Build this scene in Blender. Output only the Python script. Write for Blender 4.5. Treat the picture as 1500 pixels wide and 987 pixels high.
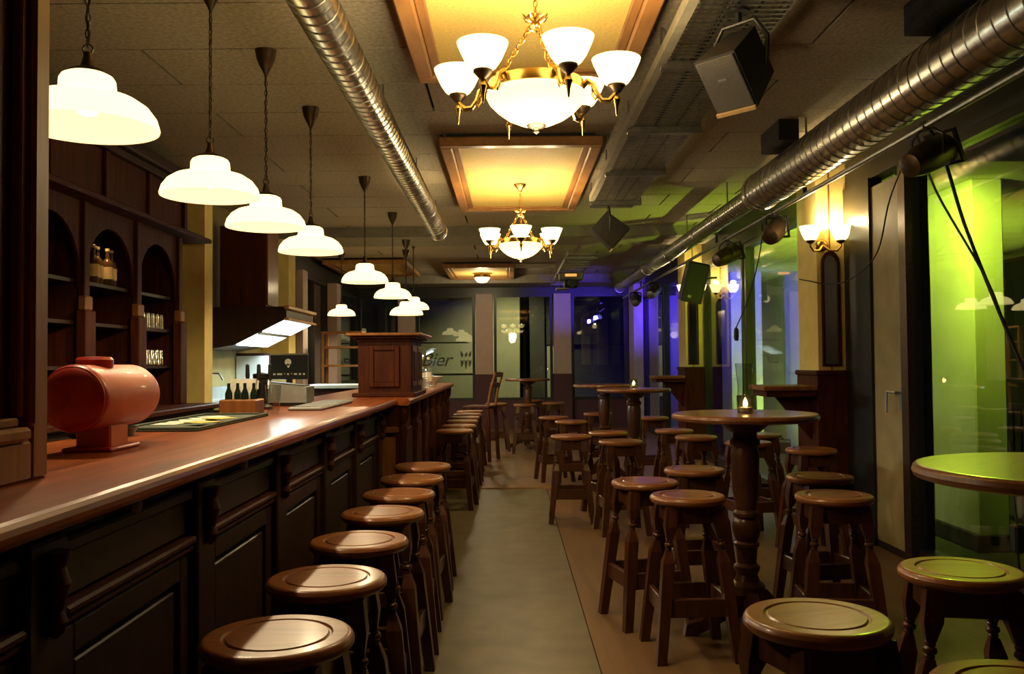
import bpy, bmesh, math, random
from math import sin, cos, pi, radians as R
from mathutils import Vector, Matrix, Euler
random.seed(7)
for o in list(bpy.data.objects): bpy.data.objects.remove(o, do_unlink=True)
SC = bpy.context.scene
COL = SC.collection

# ------------------------------------------------------------------ camera
EYE = 1.32
cam_data = bpy.data.cameras.new('camera')
cam_data.sensor_width = 36; cam_data.lens = 31.2; cam_data.clip_start = .02; cam_data.clip_end = 200
cam = bpy.data.objects.new('camera', cam_data); COL.objects.link(cam)
cam.matrix_world = (Matrix.Translation((0, 0, EYE)) @ Matrix.Rotation(R(-.18), 4, 'Z')
                    @ Matrix.Rotation(R(90 + 1.65), 4, 'X') @ Matrix.Rotation(R(-.5), 4, 'Z'))
SC.camera = cam

# ------------------------------------------------------------------ world, exposure
world = bpy.data.worlds.new('night'); SC.world = world; world.use_nodes = True
world.node_tree.nodes['Background'].inputs[0].default_value = (.010, .013, .022, 1)
world.node_tree.nodes['Background'].inputs[1].default_value = .5
SC.view_settings.view_transform = 'Standard'; SC.view_settings.look = 'None'
SC.view_settings.exposure = 0; SC.view_settings.gamma = 1; SC.view_settings.use_curve_mapping = False
try:
    SC.cycles.use_denoising = True; SC.cycles.max_bounces = 8; SC.cycles.transparent_max_bounces = 24
    SC.cycles.sample_clamp_indirect = 6; SC.cycles.caustics_reflective = False; SC.cycles.caustics_refractive = False
except Exception: pass
P_PENDANT, P_CUP, P_BOWL, P_SCONCE = 34, 7, 22, 8
P_GREEN, P_BLUE, P_HOOD = 300, 200, 42
WARM = (1, .80, .47)

# ------------------------------------------------------------------ materials
def nmat(name):
    m = bpy.data.materials.new(name); m.use_nodes = True
    nt = m.node_tree; return m, nt, nt.nodes['Principled BSDF']
def plain(name, c, rough=.5, metal=0, noise=.12, scale=30, bump=0, coat=0, spec=.5):
    m, nt, b = nmat(name); N, L = nt.nodes, nt.links
    tc = N.new('ShaderNodeTexCoord'); nz = N.new('ShaderNodeTexNoise'); nz.inputs['Scale'].default_value = scale
    nz.inputs['Detail'].default_value = 5
    L.new(tc.outputs['Object'], nz.inputs['Vector'])
    r = N.new('ShaderNodeValToRGB')
    r.color_ramp.elements[0].position = .3; r.color_ramp.elements[1].position = .7
    r.color_ramp.elements[0].color = tuple(x*(1-noise) for x in c)+(1,)
    r.color_ramp.elements[1].color = tuple(min(1, x*(1+noise)) for x in c)+(1,)
    L.new(nz.outputs[0], r.inputs[0]); L.new(r.outputs[0], b.inputs['Base Color'])
    b.inputs['Roughness'].default_value = rough; b.inputs['Metallic'].default_value = metal
    b.inputs['Coat Weight'].default_value = coat; b.inputs['Specular IOR Level'].default_value = spec
    if bump:
        bp = N.new('ShaderNodeBump'); bp.inputs['Strength'].default_value = bump; bp.inputs['Distance'].default_value = .01
        L.new(nz.outputs[0], bp.inputs['Height']); L.new(bp.outputs[0], b.inputs['Normal'])
    return m
def wood(name, c1, c2, rough=.35, scale=(25, 2.5, 25), coat=.15, bump=.08, spec=.35):
    m, nt, b = nmat(name); N, L = nt.nodes, nt.links
    tc = N.new('ShaderNodeTexCoord'); mp = N.new('ShaderNodeMapping'); mp.inputs['Scale'].default_value = scale
    nz = N.new('ShaderNodeTexNoise'); nz.inputs['Scale'].default_value = 1.0; nz.inputs['Detail'].default_value = 8
    nz.inputs['Distortion'].default_value = .6
    L.new(tc.outputs['Object'], mp.inputs[0]); L.new(mp.outputs[0], nz.inputs['Vector'])
    r = N.new('ShaderNodeValToRGB'); r.color_ramp.elements[0].position = .32; r.color_ramp.elements[1].position = .7
    r.color_ramp.elements[0].color = c1+(1,); r.color_ramp.elements[1].color = c2+(1,)
    L.new(nz.outputs[0], r.inputs[0]); L.new(r.outputs[0], b.inputs['Base Color'])
    b.inputs['Roughness'].default_value = rough; b.inputs['Coat Weight'].default_value = coat; b.inputs['Coat Roughness'].default_value = .14
    b.inputs['Specular IOR Level'].default_value = spec
    if bump:
        bp = N.new('ShaderNodeBump'); bp.inputs['Strength'].default_value = bump; bp.inputs['Distance'].default_value = .004
        L.new(nz.outputs[0], bp.inputs['Height']); L.new(bp.outputs[0], b.inputs['Normal'])
    return m
def emit(name, c, s):
    m, nt, b = nmat(name)
    b.inputs['Base Color'].default_value = tuple(min(1, x) for x in c)+(1,); b.inputs['Roughness'].default_value = .3
    b.inputs['Emission Color'].default_value = c+(1,); b.inputs['Emission Strength'].default_value = s
    return m
def thin_glass(name, tint=(.93, .95, .94), base=.045, rough=.01):
    m, nt, b = nmat(name); N, L = nt.nodes, nt.links
    N.remove(b); out = N['Material Output']
    tr = N.new('ShaderNodeBsdfTransparent'); tr.inputs[0].default_value = tint+(1,)
    gl = N.new('ShaderNodeBsdfGlossy'); gl.inputs['Roughness'].default_value = rough
    lw = N.new('ShaderNodeLayerWeight'); lw.inputs[0].default_value = .5
    pw = N.new('ShaderNodeMath'); pw.operation = 'POWER'; pw.inputs[1].default_value = 4.5
    ma = N.new('ShaderNodeMath'); ma.operation = 'MULTIPLY_ADD'; ma.inputs[1].default_value = 1-base; ma.inputs[2].default_value = base
    mx = N.new('ShaderNodeMixShader')
    L.new(lw.outputs['Facing'], pw.inputs[0]); L.new(pw.outputs[0], ma.inputs[0]); L.new(ma.outputs[0], mx.inputs[0])
    L.new(tr.outputs[0], mx.inputs[1]); L.new(gl.outputs[0], mx.inputs[2]); L.new(mx.outputs[0], out.inputs[0])
    return m
M = dict(
    stool=wood('stool_wood', (.048, .015, .006), (.095, .032, .012), .32, (30, 30, 3), .15),
    seat=wood('seat_wood', (.20, .066, .018), (.31, .112, .034), .36, (4, 34, 20), .25, .03),
    table=wood('table_wood', (.15, .050, .016), (.24, .088, .030), .33, (4, 30, 20), .35, .03),
    counter=wood('counter_wood', (.16, .031, .005), (.34, .082, .014), .32, (26, 1.6, 20), .10, .04, .22),
    dark=wood('dark_bar_wood', (.020, .007, .004), (.042, .015, .008), .45, (30, 30, 3), .03),
    mahog=wood('mahogany', (.040, .009, .0035), (.088, .020, .0065), .50, (28, 28, 3), .0, .08, .12),
    brown=wood('brown_post_wood', (.17, .060, .014), (.27, .102, .025), .46, (26, 26, 2.5), .1),
    frame_gold=wood('coffer_frame_wood', (.33, .15, .045), (.48, .24, .08), .42, (12, 3, 12), .1),
    planks=wood('floor_wood', (.20, .105, .055), (.29, .165, .09), .42, (1.5, 16, 16), .1, .05),
    strip=wood('floor_strip_wood', (.155, .085, .040), (.22, .125, .060), .40, (14, 1.2, 14), .1, .05),
    lino=plain('grey_lino', (.15, .118, .070), .42, 0, .22, 6, .05),
    board=plain('wood_wool_board', (.38, .325, .235), .93, 0, .24, 42, .5),
    black_void=plain('ceiling_shadow_gap', (.012, .011, .010), .9),
    beam=plain('ceiling_beam_paint', (.24, .215, .16), .8, 0, .15, 12),
    gold=plain('gold_panel', (.84, .60, .17), .66, 0, .10, 60, .25),
    cream=plain('cream_wall', (.84, .64, .20), .75, 0, .07, 8),
    pink=plain('pale_pillar_paint', (.60, .47, .43), .75, 0, .06, 8),
    olive=plain('olive_wall', (.34, .29, .13), .8, 0, .15, 5),
    door=plain('beige_door_panel', (.34, .27, .125), .62, 0, .16, 5),
    frame=plain('black_window_frame', (.018, .017, .016), .38, 0, .1),
    maroon=plain('maroon_wainscot', (.085, .028, .04), .55),
    galv=plain('galvanised_steel', (.62, .58, .50), .26, 1, .18, 22),
    galvd=plain('galvanised_tray', (.27, .255, .22), .42, 1, .25, 18),
    steel=plain('stainless_steel', (.66, .70, .72), .30, 1, .08, 15),
    brass=plain('antique_brass', (.62, .40, .13), .26, 1, .15, 40),
    bronze=plain('dark_bronze', (.10, .065, .035), .40, .8, .2, 40),
    blackm=plain('black_metal', (.014, .013, .013), .40, .3),
    blackp=plain('black_plastic', (.012, .012, .012), .45),
    rubber=plain('black_cable', (.010, .010, .010), .6),
    greyp=plain('grey_plastic', (.22, .22, .21), .5),
    speaker_face=plain('speaker_grille', (.075, .068, .062), .7, .2, .3, 220, .4),
    speaker_edge=plain('speaker_trim', (.42, .27, .13), .5),
    white=plain('white_ceramic', (.78, .76, .70), .3),
    paper=plain('white_paper', (.80, .78, .66), .8),
    red=plain('red_enamel', (.36, .020, .010), .36, 0, .06, 10, 0, .2),
    copper=plain('orange_red_enamel', (.46, .105, .034), .50, 0, .08, 10, 0, .05),
    green_mat=plain('green_bar_mat', (.05, .065, .04), .7),
    yellow=plain('yellow_card', (.75, .55, .10), .7),
    amber=plain('amber_bottle', (.10, .045, .012), .15, 0, .1),
    label=plain('bottle_label', (.82, .58, .26), .7),
    label_w=plain('pale_bottle_label', (.85, .78, .60), .7),
    darkglass=plain('dark_bottle_glass', (.012, .018, .012), .10),
    exterior=plain('exterior_plaster', (.30, .30, .25), .85, 0, .16, 1.2),
    exterior_d=plain('exterior_dark', (.030, .030, .030), .8, 0, .3, 2),
    column=plain('exterior_column_plaster', (.62, .62, .50), .8, 0, .08, 3),
    asphalt=plain('asphalt', (.055, .055, .05), .75, 0, .3, 6),
    mark=plain('grey_lettering', (.05, .055, .045), .7),
    sign=plain('pale_sign_panel', (.36, .37, .32), .7, 0, .06, 3),
    glass=thin_glass('window_glass', (.90, .93, .91), .06),
    jar=thin_glass('clear_glass', (.92, .94, .93), .10, .03),
    glassware=thin_glass('glassware', (.80, .78, .70), .30, .12),
    splash=plain('bright_splash_steel', (.70, .76, .78), .45, .4, .10, 6),
    mirror=plain('mirror', (.70, .66, .62), .06, 1, .02),
    shade=emit('lit_opal_shade', (1, .82, .34), 2.5),
    shade_in=emit('lit_opal_inside', (1, .80, .40), 1.25),
    cup=emit('lit_opal_cup', (1, .80, .33), 3.2),
    bowl=emit('lit_opal_bowl', (1, .80, .31), 2.5),
    bulb=emit('lit_bulb', (1, .85, .55), 6),
    flame=emit('candle_glow', (1, .66, .25), 70),
    hoodlight=emit('hood_lit_underside', (.80, 1, .98), 3.6),
    led_orange=emit('orange_indicator', (1, .30, .07), 1.6),
    led_blue=emit('blue_led', (.10, .06, 1), 2.5),
    lens_green=emit('green_lens', (.55, 1, .12), 5),
    lens_blue=emit('blue_lens', (.22, .20, 1), 5),
    wax=plain('candle_wax', (.80, .72, .50), .5),
)

# ------------------------------------------------------------------ mesh helpers
class MB:
    def __init__(s): s.v, s.f, s.sm = [], [], []
    def _add(s, vs, fs, smooth=False):
        o = len(s.v); s.v += [tuple(v) for v in vs]; s.f += [tuple(i+o for i in f) for f in fs]; s.sm += [smooth]*len(fs)
        return s
    def box(s, x0, x1, y0, y1, z0, z1, b=0):
        x0, x1 = min(x0, x1), max(x0, x1); y0, y1 = min(y0, y1), max(y0, y1); z0, z1 = min(z0, z1), max(z0, z1)
        if b <= 0:
            v = [(x, y, z) for x in (x0, x1) for y in (y0, y1) for z in (z0, z1)]
            return s._add(v, [(0, 1, 3, 2), (4, 6, 7, 5), (0, 4, 5, 1), (2, 3, 7, 6), (0, 2, 6, 4), (1, 5, 7, 3)])
        b = min(b, (x1-x0)*.49, (y1-y0)*.49, (z1-z0)*.49)
        bm = bmesh.new()
        for x in (x0, x1):
            for y in (y0, y1):
                for z in (z0, z1):
                    dx = b if x == x0 else -b; dy = b if y == y0 else -b; dz = b if z == z0 else -b
                    bm.verts.new((x+dx, y+dy, z)); bm.verts.new((x+dx, y, z+dz)); bm.verts.new((x, y+dy, z+dz))
        bmesh.ops.convex_hull(bm, input=bm.verts)
        bm.verts.index_update(); bm.verts.ensure_lookup_table()
        bmesh.ops.dissolve_limit(bm, angle_limit=.01, verts=bm.verts, edges=bm.edges)
        bm.verts.index_update()
        vs = [v.co[:] for v in bm.verts]; fs = [[v.index for v in f.verts] for f in bm.faces]; bm.free()
        return s._add(vs, fs)
    def quadbox(s, bot, top):                      # 4 bottom and 4 top points
        return s._add(list(bot)+list(top), [(3, 2, 1, 0), (4, 5, 6, 7)]+[(i, (i+1) % 4, 4+(i+1) % 4, 4+i) for i in range(4)])
    def lathe(s, prof, n=24, c=(0, 0, 0), axis='Z', cap0=True, cap1=True, smooth=True):
        vs, fs = [], []
        for r, h in prof:
            for i in range(n):
                a = 2*pi*i/n; p = (r*cos(a), r*sin(a), h)
                if axis == 'Y': p = (p[0], h, p[1])
                elif axis == 'X': p = (h, p[0], p[1])
                vs.append((p[0]+c[0], p[1]+c[1], p[2]+c[2]))
        k = len(prof)
        for j in range(k-1):
            for i in range(n):
                fs.append((j*n+i, j*n+(i+1) % n, (j+1)*n+(i+1) % n, (j+1)*n+i))
        s._add(vs, fs, smooth)
        o = len(s.v)-len(vs)
        if cap0 and prof[0][0] > 1e-5: s.f.append(tuple(o+i for i in reversed(range(n)))); s.sm.append(False)
        if cap1 and prof[-1][0] > 1e-5: s.f.append(tuple(o+(k-1)*n+i for i in range(n))); s.sm.append(False)
        return s
    def tube(s, pts, r, n=8, closed=False, caps=True):
        pts = [Vector(p) for p in pts]; m = len(pts); rs = r if isinstance(r, (list, tuple)) else [r]*m
        vs, fs = [], []
        prev = None
        for i, p in enumerate(pts):
            if closed: t = pts[(i+1) % m]-pts[i-1]
            else: t = pts[min(i+1, m-1)]-pts[max(i-1, 0)]
            t.normalize()
            if prev is None:
                up = Vector((0, 0, 1)) if abs(t.z) < .9 else Vector((1, 0, 0))
                a = t.cross(up).normalized()
            else:
                a = (prev-t*prev.dot(t))
                a = a.normalized() if a.length > 1e-6 else t.orthogonal().normalized()
            prev = a; b = t.cross(a)
            for k in range(n):
                q = 2*pi*k/n; vs.append(p+(a*cos(q)+b*sin(q))*rs[i])
        for i in range(m if closed else m-1):
            j = (i+1) % m
            for k in range(n): fs.append((i*n+k, i*n+(k+1) % n, j*n+(k+1) % n, j*n+k))
        s._add(vs, fs, True)
        if caps and not closed:
            o = len(s.v)-len(vs)
            s.f.append(tuple(o+k for k in reversed(range(n)))); s.f.append(tuple(o+(m-1)*n+k for k in range(n))); s.sm += [False, False]
        return s
    def prism(s, poly, d0, d1, plane='XZ'):         # polygon extruded along the remaining axis
        def P(a, b, d): return (a, d, b) if plane == 'XZ' else ((d, a, b) if plane == 'YZ' else (a, b, d))
        n = len(poly)
        vs = [P(a, b, d0) for a, b in poly]+[P(a, b, d1) for a, b in poly]
        return s._add(vs, [tuple(reversed(range(n))), tuple(range(n, 2*n))]+[(i, (i+1) % n, n+(i+1) % n, n+i) for i in range(n)])
    def xf(s, mtx, start=0):
        for i in range(start, len(s.v)): s.v[i] = tuple(mtx @ Vector(s.v[i]))
        return s
    def mesh(s, name):
        me = bpy.data.meshes.new(name); me.from_pydata(s.v, [], s.f)
        me.polygons.foreach_set('use_smooth', s.sm); me.update()
        bm = bmesh.new(); bm.from_mesh(me); bmesh.ops.recalc_face_normals(bm, faces=bm.faces); bm.to_mesh(me); bm.free()
        if any(s.sm): me.set_sharp_from_angle(angle=R(32))
        return me
    def build(s, name, mat, parent=None, kind=None):
        me = s.mesh(name); me.materials.append(M[mat] if isinstance(mat, str) else mat)
        o = bpy.data.objects.new(name, me); COL.objects.link(o)
        if parent: o.parent = parent
        if kind: o['kind'] = kind
        return o
def tag(o, label, cat, group=None, kind=None):
    o['label'] = label; o['category'] = cat
    if group: o['group'] = group
    if kind: o['kind'] = kind
    return o
def thing(name, label, cat, loc=(0, 0, 0), rz=0, group=None):
    o = bpy.data.objects.new(name, None); COL.objects.link(o); o.empty_display_size = .05
    o.location = loc; o.rotation_euler = (0, 0, rz)
    return tag(o, label, cat, group)
def struct_empty(name, loc=(0, 0, 0)):
    o = bpy.data.objects.new(name, None); COL.objects.link(o); o.location = loc; o['kind'] = 'structure'; o.empty_display_size = .05
    return o
def copy_tree(o, parent=None):
    c = o.copy(); COL.objects.link(c); c.parent = parent
    for ch in o.children: copy_tree(ch, c)
    return c
def place(proto, first, label, loc, rz=0, group=None):
    o = proto if first else copy_tree(proto)
    o.location = loc; o.rotation_euler = (0, 0, rz); o['label'] = label
    if group: o['group'] = group
    return o
def point(name, loc, power, color=WARM, size=.04, parent=None):
    l = bpy.data.lights.new(name, 'POINT'); l.energy = power; l.color = color; l.shadow_soft_size = size
    o = bpy.data.objects.new(name, l); COL.objects.link(o); o.location = loc
    if parent: o.parent = parent
    return o
def spot(name, loc, target, power, color, angle=60, blend=.6, size=.05):
    l = bpy.data.lights.new(name, 'SPOT'); l.energy = power; l.color = color; l.spot_size = R(angle); l.spot_blend = blend; l.shadow_soft_size = size
    o = bpy.data.objects.new(name, l); COL.objects.link(o); o.location = loc
    o.rotation_euler = (Vector(target)-Vector(loc)).to_track_quat('-Z', 'Y').to_euler()
    return o
ORD = ['first', 'second', 'third', 'fourth', 'fifth', 'sixth', 'seventh', 'eighth', 'ninth', 'tenth']

# ================================================================== THE SETTING
XR, XL, YB, YN, ZC = 2.60, -3.05, 17.9, -2.6, 3.0
# floor: lino, wood strip to the right, wood floor further back
fl = MB().box(XL-.1, XR+.1, YN, YB+.1, -.20, -.02).build('floor', 'lino', kind='structure')
MB().box(XL-.1, .376, YN, 9.33, -.02, 0).build('lino_sheet', 'lino', fl)
MB().box(.382, XR+.1, YN, 9.33, -.02, 0).build('wood_strip', 'strip', fl)
MB().box(XL-.1, XR+.1, 9.36, YB+.1, -.02, .004).build('back_wood_floor', 'planks', fl)
MB().box(XL-.1, XR+.1, 9.33, 9.36, -.02, .012).build('threshold_strip', 'frame_gold', fl)
# ceiling of boards
ce = MB().box(XL-.1, XR+.1, YN, YB+.1, ZC+.03, ZC+.2).build('ceiling', 'black_void', kind='structure')
row = 0; y = YN+.02
y0 = 5.283-.603*13
bcache = {}
for k in range(0, 42):
    ya = y0+.603*k; yb = ya+.603
    if ya > YB or yb < YN: continue
    off = 1.63 if (k % 2 == 1) else .17
    js = sorted([off+2.12*i for i in range(-4, 3)])
    for a, b in zip(js[:-1], js[1:]):
        a2, b2 = max(a+.011, XL), min(b-.011, XR)
        if b2-a2 < .05: continue
        key = (round(b2-a2, 3))
        if key not in bcache:
            bcache[key] = MB().box(0, b2-a2, .006, .597, 0, .03).mesh('ceiling_board'); bcache[key].materials.append(M['board'])
        o = bpy.data.objects.new('ceiling_board', bcache[key]); COL.objects.link(o); o.parent = ce
        o.location = (a2, ya, ZC+random.uniform(0, .002))
MB().box(XL, XR, 10.9, 11.75, 2.875, ZC).build('trim_1', 'beam', kind='structure')
MB().box(XL, XR, 16.9, YB, 2.84, ZC).build('trim_2', 'beam', kind='structure')

# left wall with windows in its rear half
wl = struct_empty('wall_left')
MB().box(XL-.12, XL, YN, 11.4, 0, ZC).build('wall_panel', 'olive', wl)
MB().box(XL-.12, XL, 11.4, YB, 0, .95).build('wall_panel', 'maroon', wl)
MB().box(XL-.12, XL, 11.4, YB, 2.68, ZC).build('wall_panel', 'frame', wl)
MB().box(XL, -2.59, 7.55, 7.75, 0, ZC).build('pillar_4', 'cream', kind='structure')
MB().box(XL, XL+.33, 10.95, 11.3, 0, ZC).build('pillar_5', 'cream', kind='structure')
MB().box(XL, XL+.10, 12.7, 13.0, .95, 2.68).build('pillar_6', 'pink', kind='structure')
MB().box(XL, XL+.16, 14.9, 15.25, .95, 2.68).build('pillar_7', 'pink', kind='structure')
def window(name, axis, pos, a0, a1, z0, z1, mull=()):
    w = struct_empty(name)
    t, d = .055, .05
    def bx(u0, u1, zz0, zz1, nm, mat, dd=d):
        m = MB()
        if axis == 'X': m.box(pos-dd, pos+dd, u0, u1, zz0, zz1)
        else: m.box(u0, u1, pos-dd, pos+dd, zz0, zz1)
        return m.build(nm, mat, w)
    bx(a0, a0+t, z0, z1, 'frame_upright', 'frame'); bx(a1-t, a1, z0, z1, 'frame_upright', 'frame')
    bx(a0+t, a1-t, z0, z0+t, 'frame_rail', 'frame'); bx(a0+t, a1-t, z1-t, z1, 'frame_rail', 'frame')
    cuts = [a0+t]+[c for c in mull]+[a1-t]
    for c in mull: bx(c-.03, c+.03, z0+t, z1-t, 'mullion', 'frame')
    for u, v in zip(cuts[:-1], cuts[1:]):
        u2 = u+(.03 if u in mull else 0); v2 = v-(.03 if v in mull else 0)
        bx(u2, v2, z0+t, z1-t, 'pane', 'glass', .003)
    return w
window('window_1', 'X', XL-.06, 11.4, 12.7, .95, 2.68)
window('window_2', 'X', XL-.06, 13.0, 14.9, .95, 2.68, (13.95,))
window('window_3', 'X', XL-.06, 15.25, YB-.1, .95, 2.68)

# back wall: pillars and windows
wb = struct_empty('wall_back')
MB().box(XL, XR, YB, YB+.14, 0, .56).build('wall_panel', 'maroon', wb)
MB().box(XL, XR, YB, YB+.14, 2.70, ZC).build('wall_panel', 'frame', wb)
PX = [-2.06, -.50, 1.07]
for x in PX:
    p = MB().box(x-.17, x+.17, YB-.10, YB+.14, 1.09, 2.70).build('pillar', 'pink', wb)
    MB().box(x-.185, x+.185, YB-.12, YB+.14, 0, 1.09).build('pillar_base', 'maroon', p)
edges = [XL]+sum([[x-.19, x+.19] for x in PX], [])+[XR-.02]
window('window_4', 'Y', YB+.07, edges[0], edges[1], .56, 2.70)
window('window_5', 'Y', YB+.07, edges[2], edges[3], .56, 2.70)
window('window_6', 'Y', YB+.07, edges[4], edges[5], .56, 2.70)
window('window_7', 'Y', YB+.07, edges[6], edges[7], .56, 2.70)

# right wall: glazing between piers, narrow door
wr = struct_empty('wall_right')
MB().box(XR, XR+.12, YN, YB, 2.62, ZC).build('wall_header', 'frame', wr)
MB().box(XR, XR+.12, YN, YB, -.05, .05).build('sill', 'frame', wr)
window('window_8', 'X', XR+.06, -2.5, 1.4, .05, 2.62, (-.5,))
window('window_9', 'X', XR+.06, 1.5, 5.75, .05, 2.62, (3.1,))
window('window_10', 'X', XR+.06, 7.30, 9.80, .05, 2.62)
window('window_11', 'X', XR+.06, 9.90, 11.9, .05, 2.62)
window('window_12', 'X', XR+.06, 12.45, 15.0, .05, 2.62)
window('window_13', 'X', XR+.06, 15.1, YB, .05, 2.62)
MB().box(XR-.04, XR+.10, 5.70, 5.80, 0, 2.62).build('frame_post', 'bronze', wr)
dr = struct_empty('door_1')
MB().box(XR, XR+.06, 5.83, 6.32, .05, 2.55).build('door_leaf', 'door', dr)
h = MB().box(XR-.012, XR, 5.86, 5.90, .98, 1.14).build('handle_plate', 'steel', dr)
MB().tube([(XR, 5.88, 1.10), (XR-.05, 5.88, 1.10), (XR-.05, 5.90, 1.10), (XR-.05, 6.01, 1.10)], .009).tube([(XR-.05, 6.0, 1.10), (XR-.05, 6.01, .96)], .008).build('lever', 'steel', h)
MB().box(XR-.02, XR+.08, 6.32, 6.80, 0, 2.62).build('dark_panel', 'frame', wr)

def pier(name, ya, yb, lens):
    w = struct_empty(name)
    x0 = 2.37
    MB().box(x0, XR+.02, ya, yb, 1.23, ZC).build('pier_shaft', 'cream', w)
    MB().box(x0-.015, XR+.02, ya-.015, yb+.015, 0, 1.23).build('pier_wainscot', 'mahog', w)
    MB().box(x0-.03, XR+.02, ya-.03, yb+.03, 1.20, 1.24, .008).build('pier_ledge', 'mahog', w)
    MB().box(x0+.095, x0+.105, ya-.004, ya, 1.24, ZC).build('pier_seam', 'brown', w)
    return w
pier('pillar_1', 6.80, 7.25, 0)
pier('pillar_2', 11.9, 12.4, 0)
MB().box(2.42, XR, 17.2, YB, 0, ZC).build('pillar_3', 'pink', kind='structure')
# rear wall behind the camera (closes the room)
MB().box(XL-.1, XR+.1, YN-.12, YN, 0, ZC).build('wall_rear', 'mahog', kind='structure')

# ================================================================== OUTSIDE
MB().box(-16, 16, YN-4, 34, -.35, -.20).build('street_ground', 'asphalt', kind='structure')
b = thing('neighbour_building', 'pale plastered building across the street behind the back windows', 'building', (0, 24, -.2))
MB().box(-9, .45, 0, .6, 0, 6).build('wall', 'exterior', b)
MB().box(.45, .95, -.15, .6, 0, 6).build('dark_pillar', 'exterior_d', b)
MB().box(.95, 1.45, .1, .6, 0, 2.0).build('wall', 'exterior', b)
MB().box(.95, 9, .05, .6, 2.0, 6).build('wall', 'exterior_d', b)
MB().box(1.45, 9, .2, .6, 0, 2.0).build('wall', 'exterior_d', b)
sg = thing('bar_sign', 'pale grey sign panel with dark script lettering and leaf emblem', 'sign', (-1.66, 23.96, -.12))
sg.scale = (1.22, 1, 1.22)
MB().box(-.75, .60, 0, .03, .95, 1.62).build('panel', 'sign', sg)
MB().box(-.77, .62, -.006, .035, 1.62, 1.645).build('top_trim', 'blackm', sg)
tc = bpy.data.curves.new('lettering', 'FONT'); tc.body = 'Bier'; tc.size = .42; tc.shear = .35; tc.extrude = .003; tc.space_character = .95
tmp = bpy.data.objects.new('tmp', tc); COL.objects.link(tmp); bpy.context.view_layer.update()
lm = bpy.data.meshes.new_from_object(tmp.evaluated_get(bpy.context.evaluated_depsgraph_get())); bpy.data.objects.remove(tmp); lm.name = 'lettering'; lm.materials.clear(); lm.materials.append(M['mark'])
to = bpy.data.objects.new('lettering', lm); COL.objects.link(to)
to.parent = sg; to.location = (-.60, -.004, 1.12); to.rotation_euler = (pi/2, 0, 0)
e = MB()
for dx, hh in ((-.085, .10), (0, .07), (.085, .10)):
    e.prism([(.40+dx-.035, 1.36), (.40+dx, 1.30), (.40+dx+.035, 1.36), (.40+dx+.03*(1 if dx >= 0 else -1), 1.36+hh)], -.006, 0)
    e.prism([(.40+dx-.035, 1.26), (.40+dx-.02, 1.14-hh*.4), (.40+dx, 1.10 if dx else 1.03), (.40+dx+.03, 1.16), (.40+dx+.035, 1.26), (.40+dx, 1.22)], -.006, 0)
e.build('leaf_emblem', 'mark', sg)
# terrace on the right: soffit and green column stand in for reflections; low fence
tr = struct_empty('standin_canopy')
MB().box(2.78, 7.5, 6.4, 16.5, 2.75, 3.35).build('soffit_slab', 'column', tr)
ec = thing('terrace_column', 'square plastered stand-in column for the green reflection in the window', 'column', (3.80, 7.36, -.2))
MB().box(-.125, .125, -.36, .36, .12, 2.95, .01).build('shaft', 'column', ec)
MB().box(-.15, .15, -.39, .39, 0, .14, .01).build('plinth', 'exterior_d', ec)
ec2 = thing('terrace_column', 'slim terrace column washed in blue light outside the window', 'column', (3.80, 14.5, -.2))
MB().box(-.25, .25, -.32, .32, .12, 2.95, .01).build('shaft', 'column', ec2)
MB().box(-.28, .28, -.35, .35, 0, .14, .01).build('plinth', 'exterior_d', ec2)
ec3 = thing('terrace_column', 'column added as a stand-in for blue patches outside the far right corner window', 'column', (3.30, 18.3, -.2))  # added to put blue light behind the corner glass
MB().box(-.20, .20, -.30, .30, .12, 3.2, .01).build('shaft', 'column', ec3)
MB().box(-.23, .23, -.33, .33, 0, .14, .01).build('plinth', 'exterior_d', ec3)
def flood(lab, loc, tgt, power, color, lens, angle):  # invented fixtures, added to wash the terrace in green and blue
    t = thing('added_flood', lab, 'flood light', loc, math.atan2(tgt[1]-loc[1], tgt[0]-loc[0])+pi/2, 'added terrace flood lights')
    MB().box(-.10, .10, -.03, .05, -.08, .08, .01).build('housing', 'blackm', t)
    MB().box(-.085, .085, -.034, -.030, -.065, .065).build('lens', lens, t)
    MB().tube([(-.11, .01, 0), (-.11, .01, .12), (.11, .01, .12), (.11, .01, 0)], .008, 6).lathe([(.02, .12), (.02, .148)], 12).build('bracket', 'blackm', t)
    d = (Vector(tgt)-Vector(loc)).normalized()
    spot('added_flood_beam', Vector(loc)+d*.12, tgt, power, color, angle, .8)
flood('small added flood light under the stand-in canopy aimed at the green column', (3.0, 6.55, 2.60), (3.75, 7.25, 2.0), P_GREEN*.55, (.72, 1, .06), 'lens_green', 110)
flood('small added flood light under the stand-in canopy aimed at the blue column', (3.05, 13.0, 2.60), (3.75, 14.4, 2.0), P_BLUE*1.4, (.06, .02, 1), 'lens_blue', 88)
flood('small added flood light under the stand-in canopy near the corner column', (2.95, 16.2, 2.60), (3.25, 18.1, 2.0), P_BLUE*2.0, (.06, .02, 1), 'lens_blue', 80)
flood('added flood light standing on the terrace floor aimed up at the green soffit', (3.35, 9.2, .05), (3.7, 10.2, 2.75), P_GREEN*2.0, (.72, 1, .06), 'lens_green', 115)
ts = thing('terrace_screen', 'pale plastered terrace screen wall beyond the windows', 'wall', (4.7, 14.9, -.2))
MB().box(-.08, .08, -1.5, 1.5, .1, 2.95).build('wall_slab', 'column', ts)
MB().box(-.10, .10, -1.52, 1.52, 0, .1).build('plinth', 'exterior_d', ts)
flood('added flood light standing on the terrace floor before the pale screen wall', (3.95, 12.9, .05), (4.62, 14.4, 1.5), P_GREEN*.5, (.72, 1, .16), 'lens_green', 110)
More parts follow.
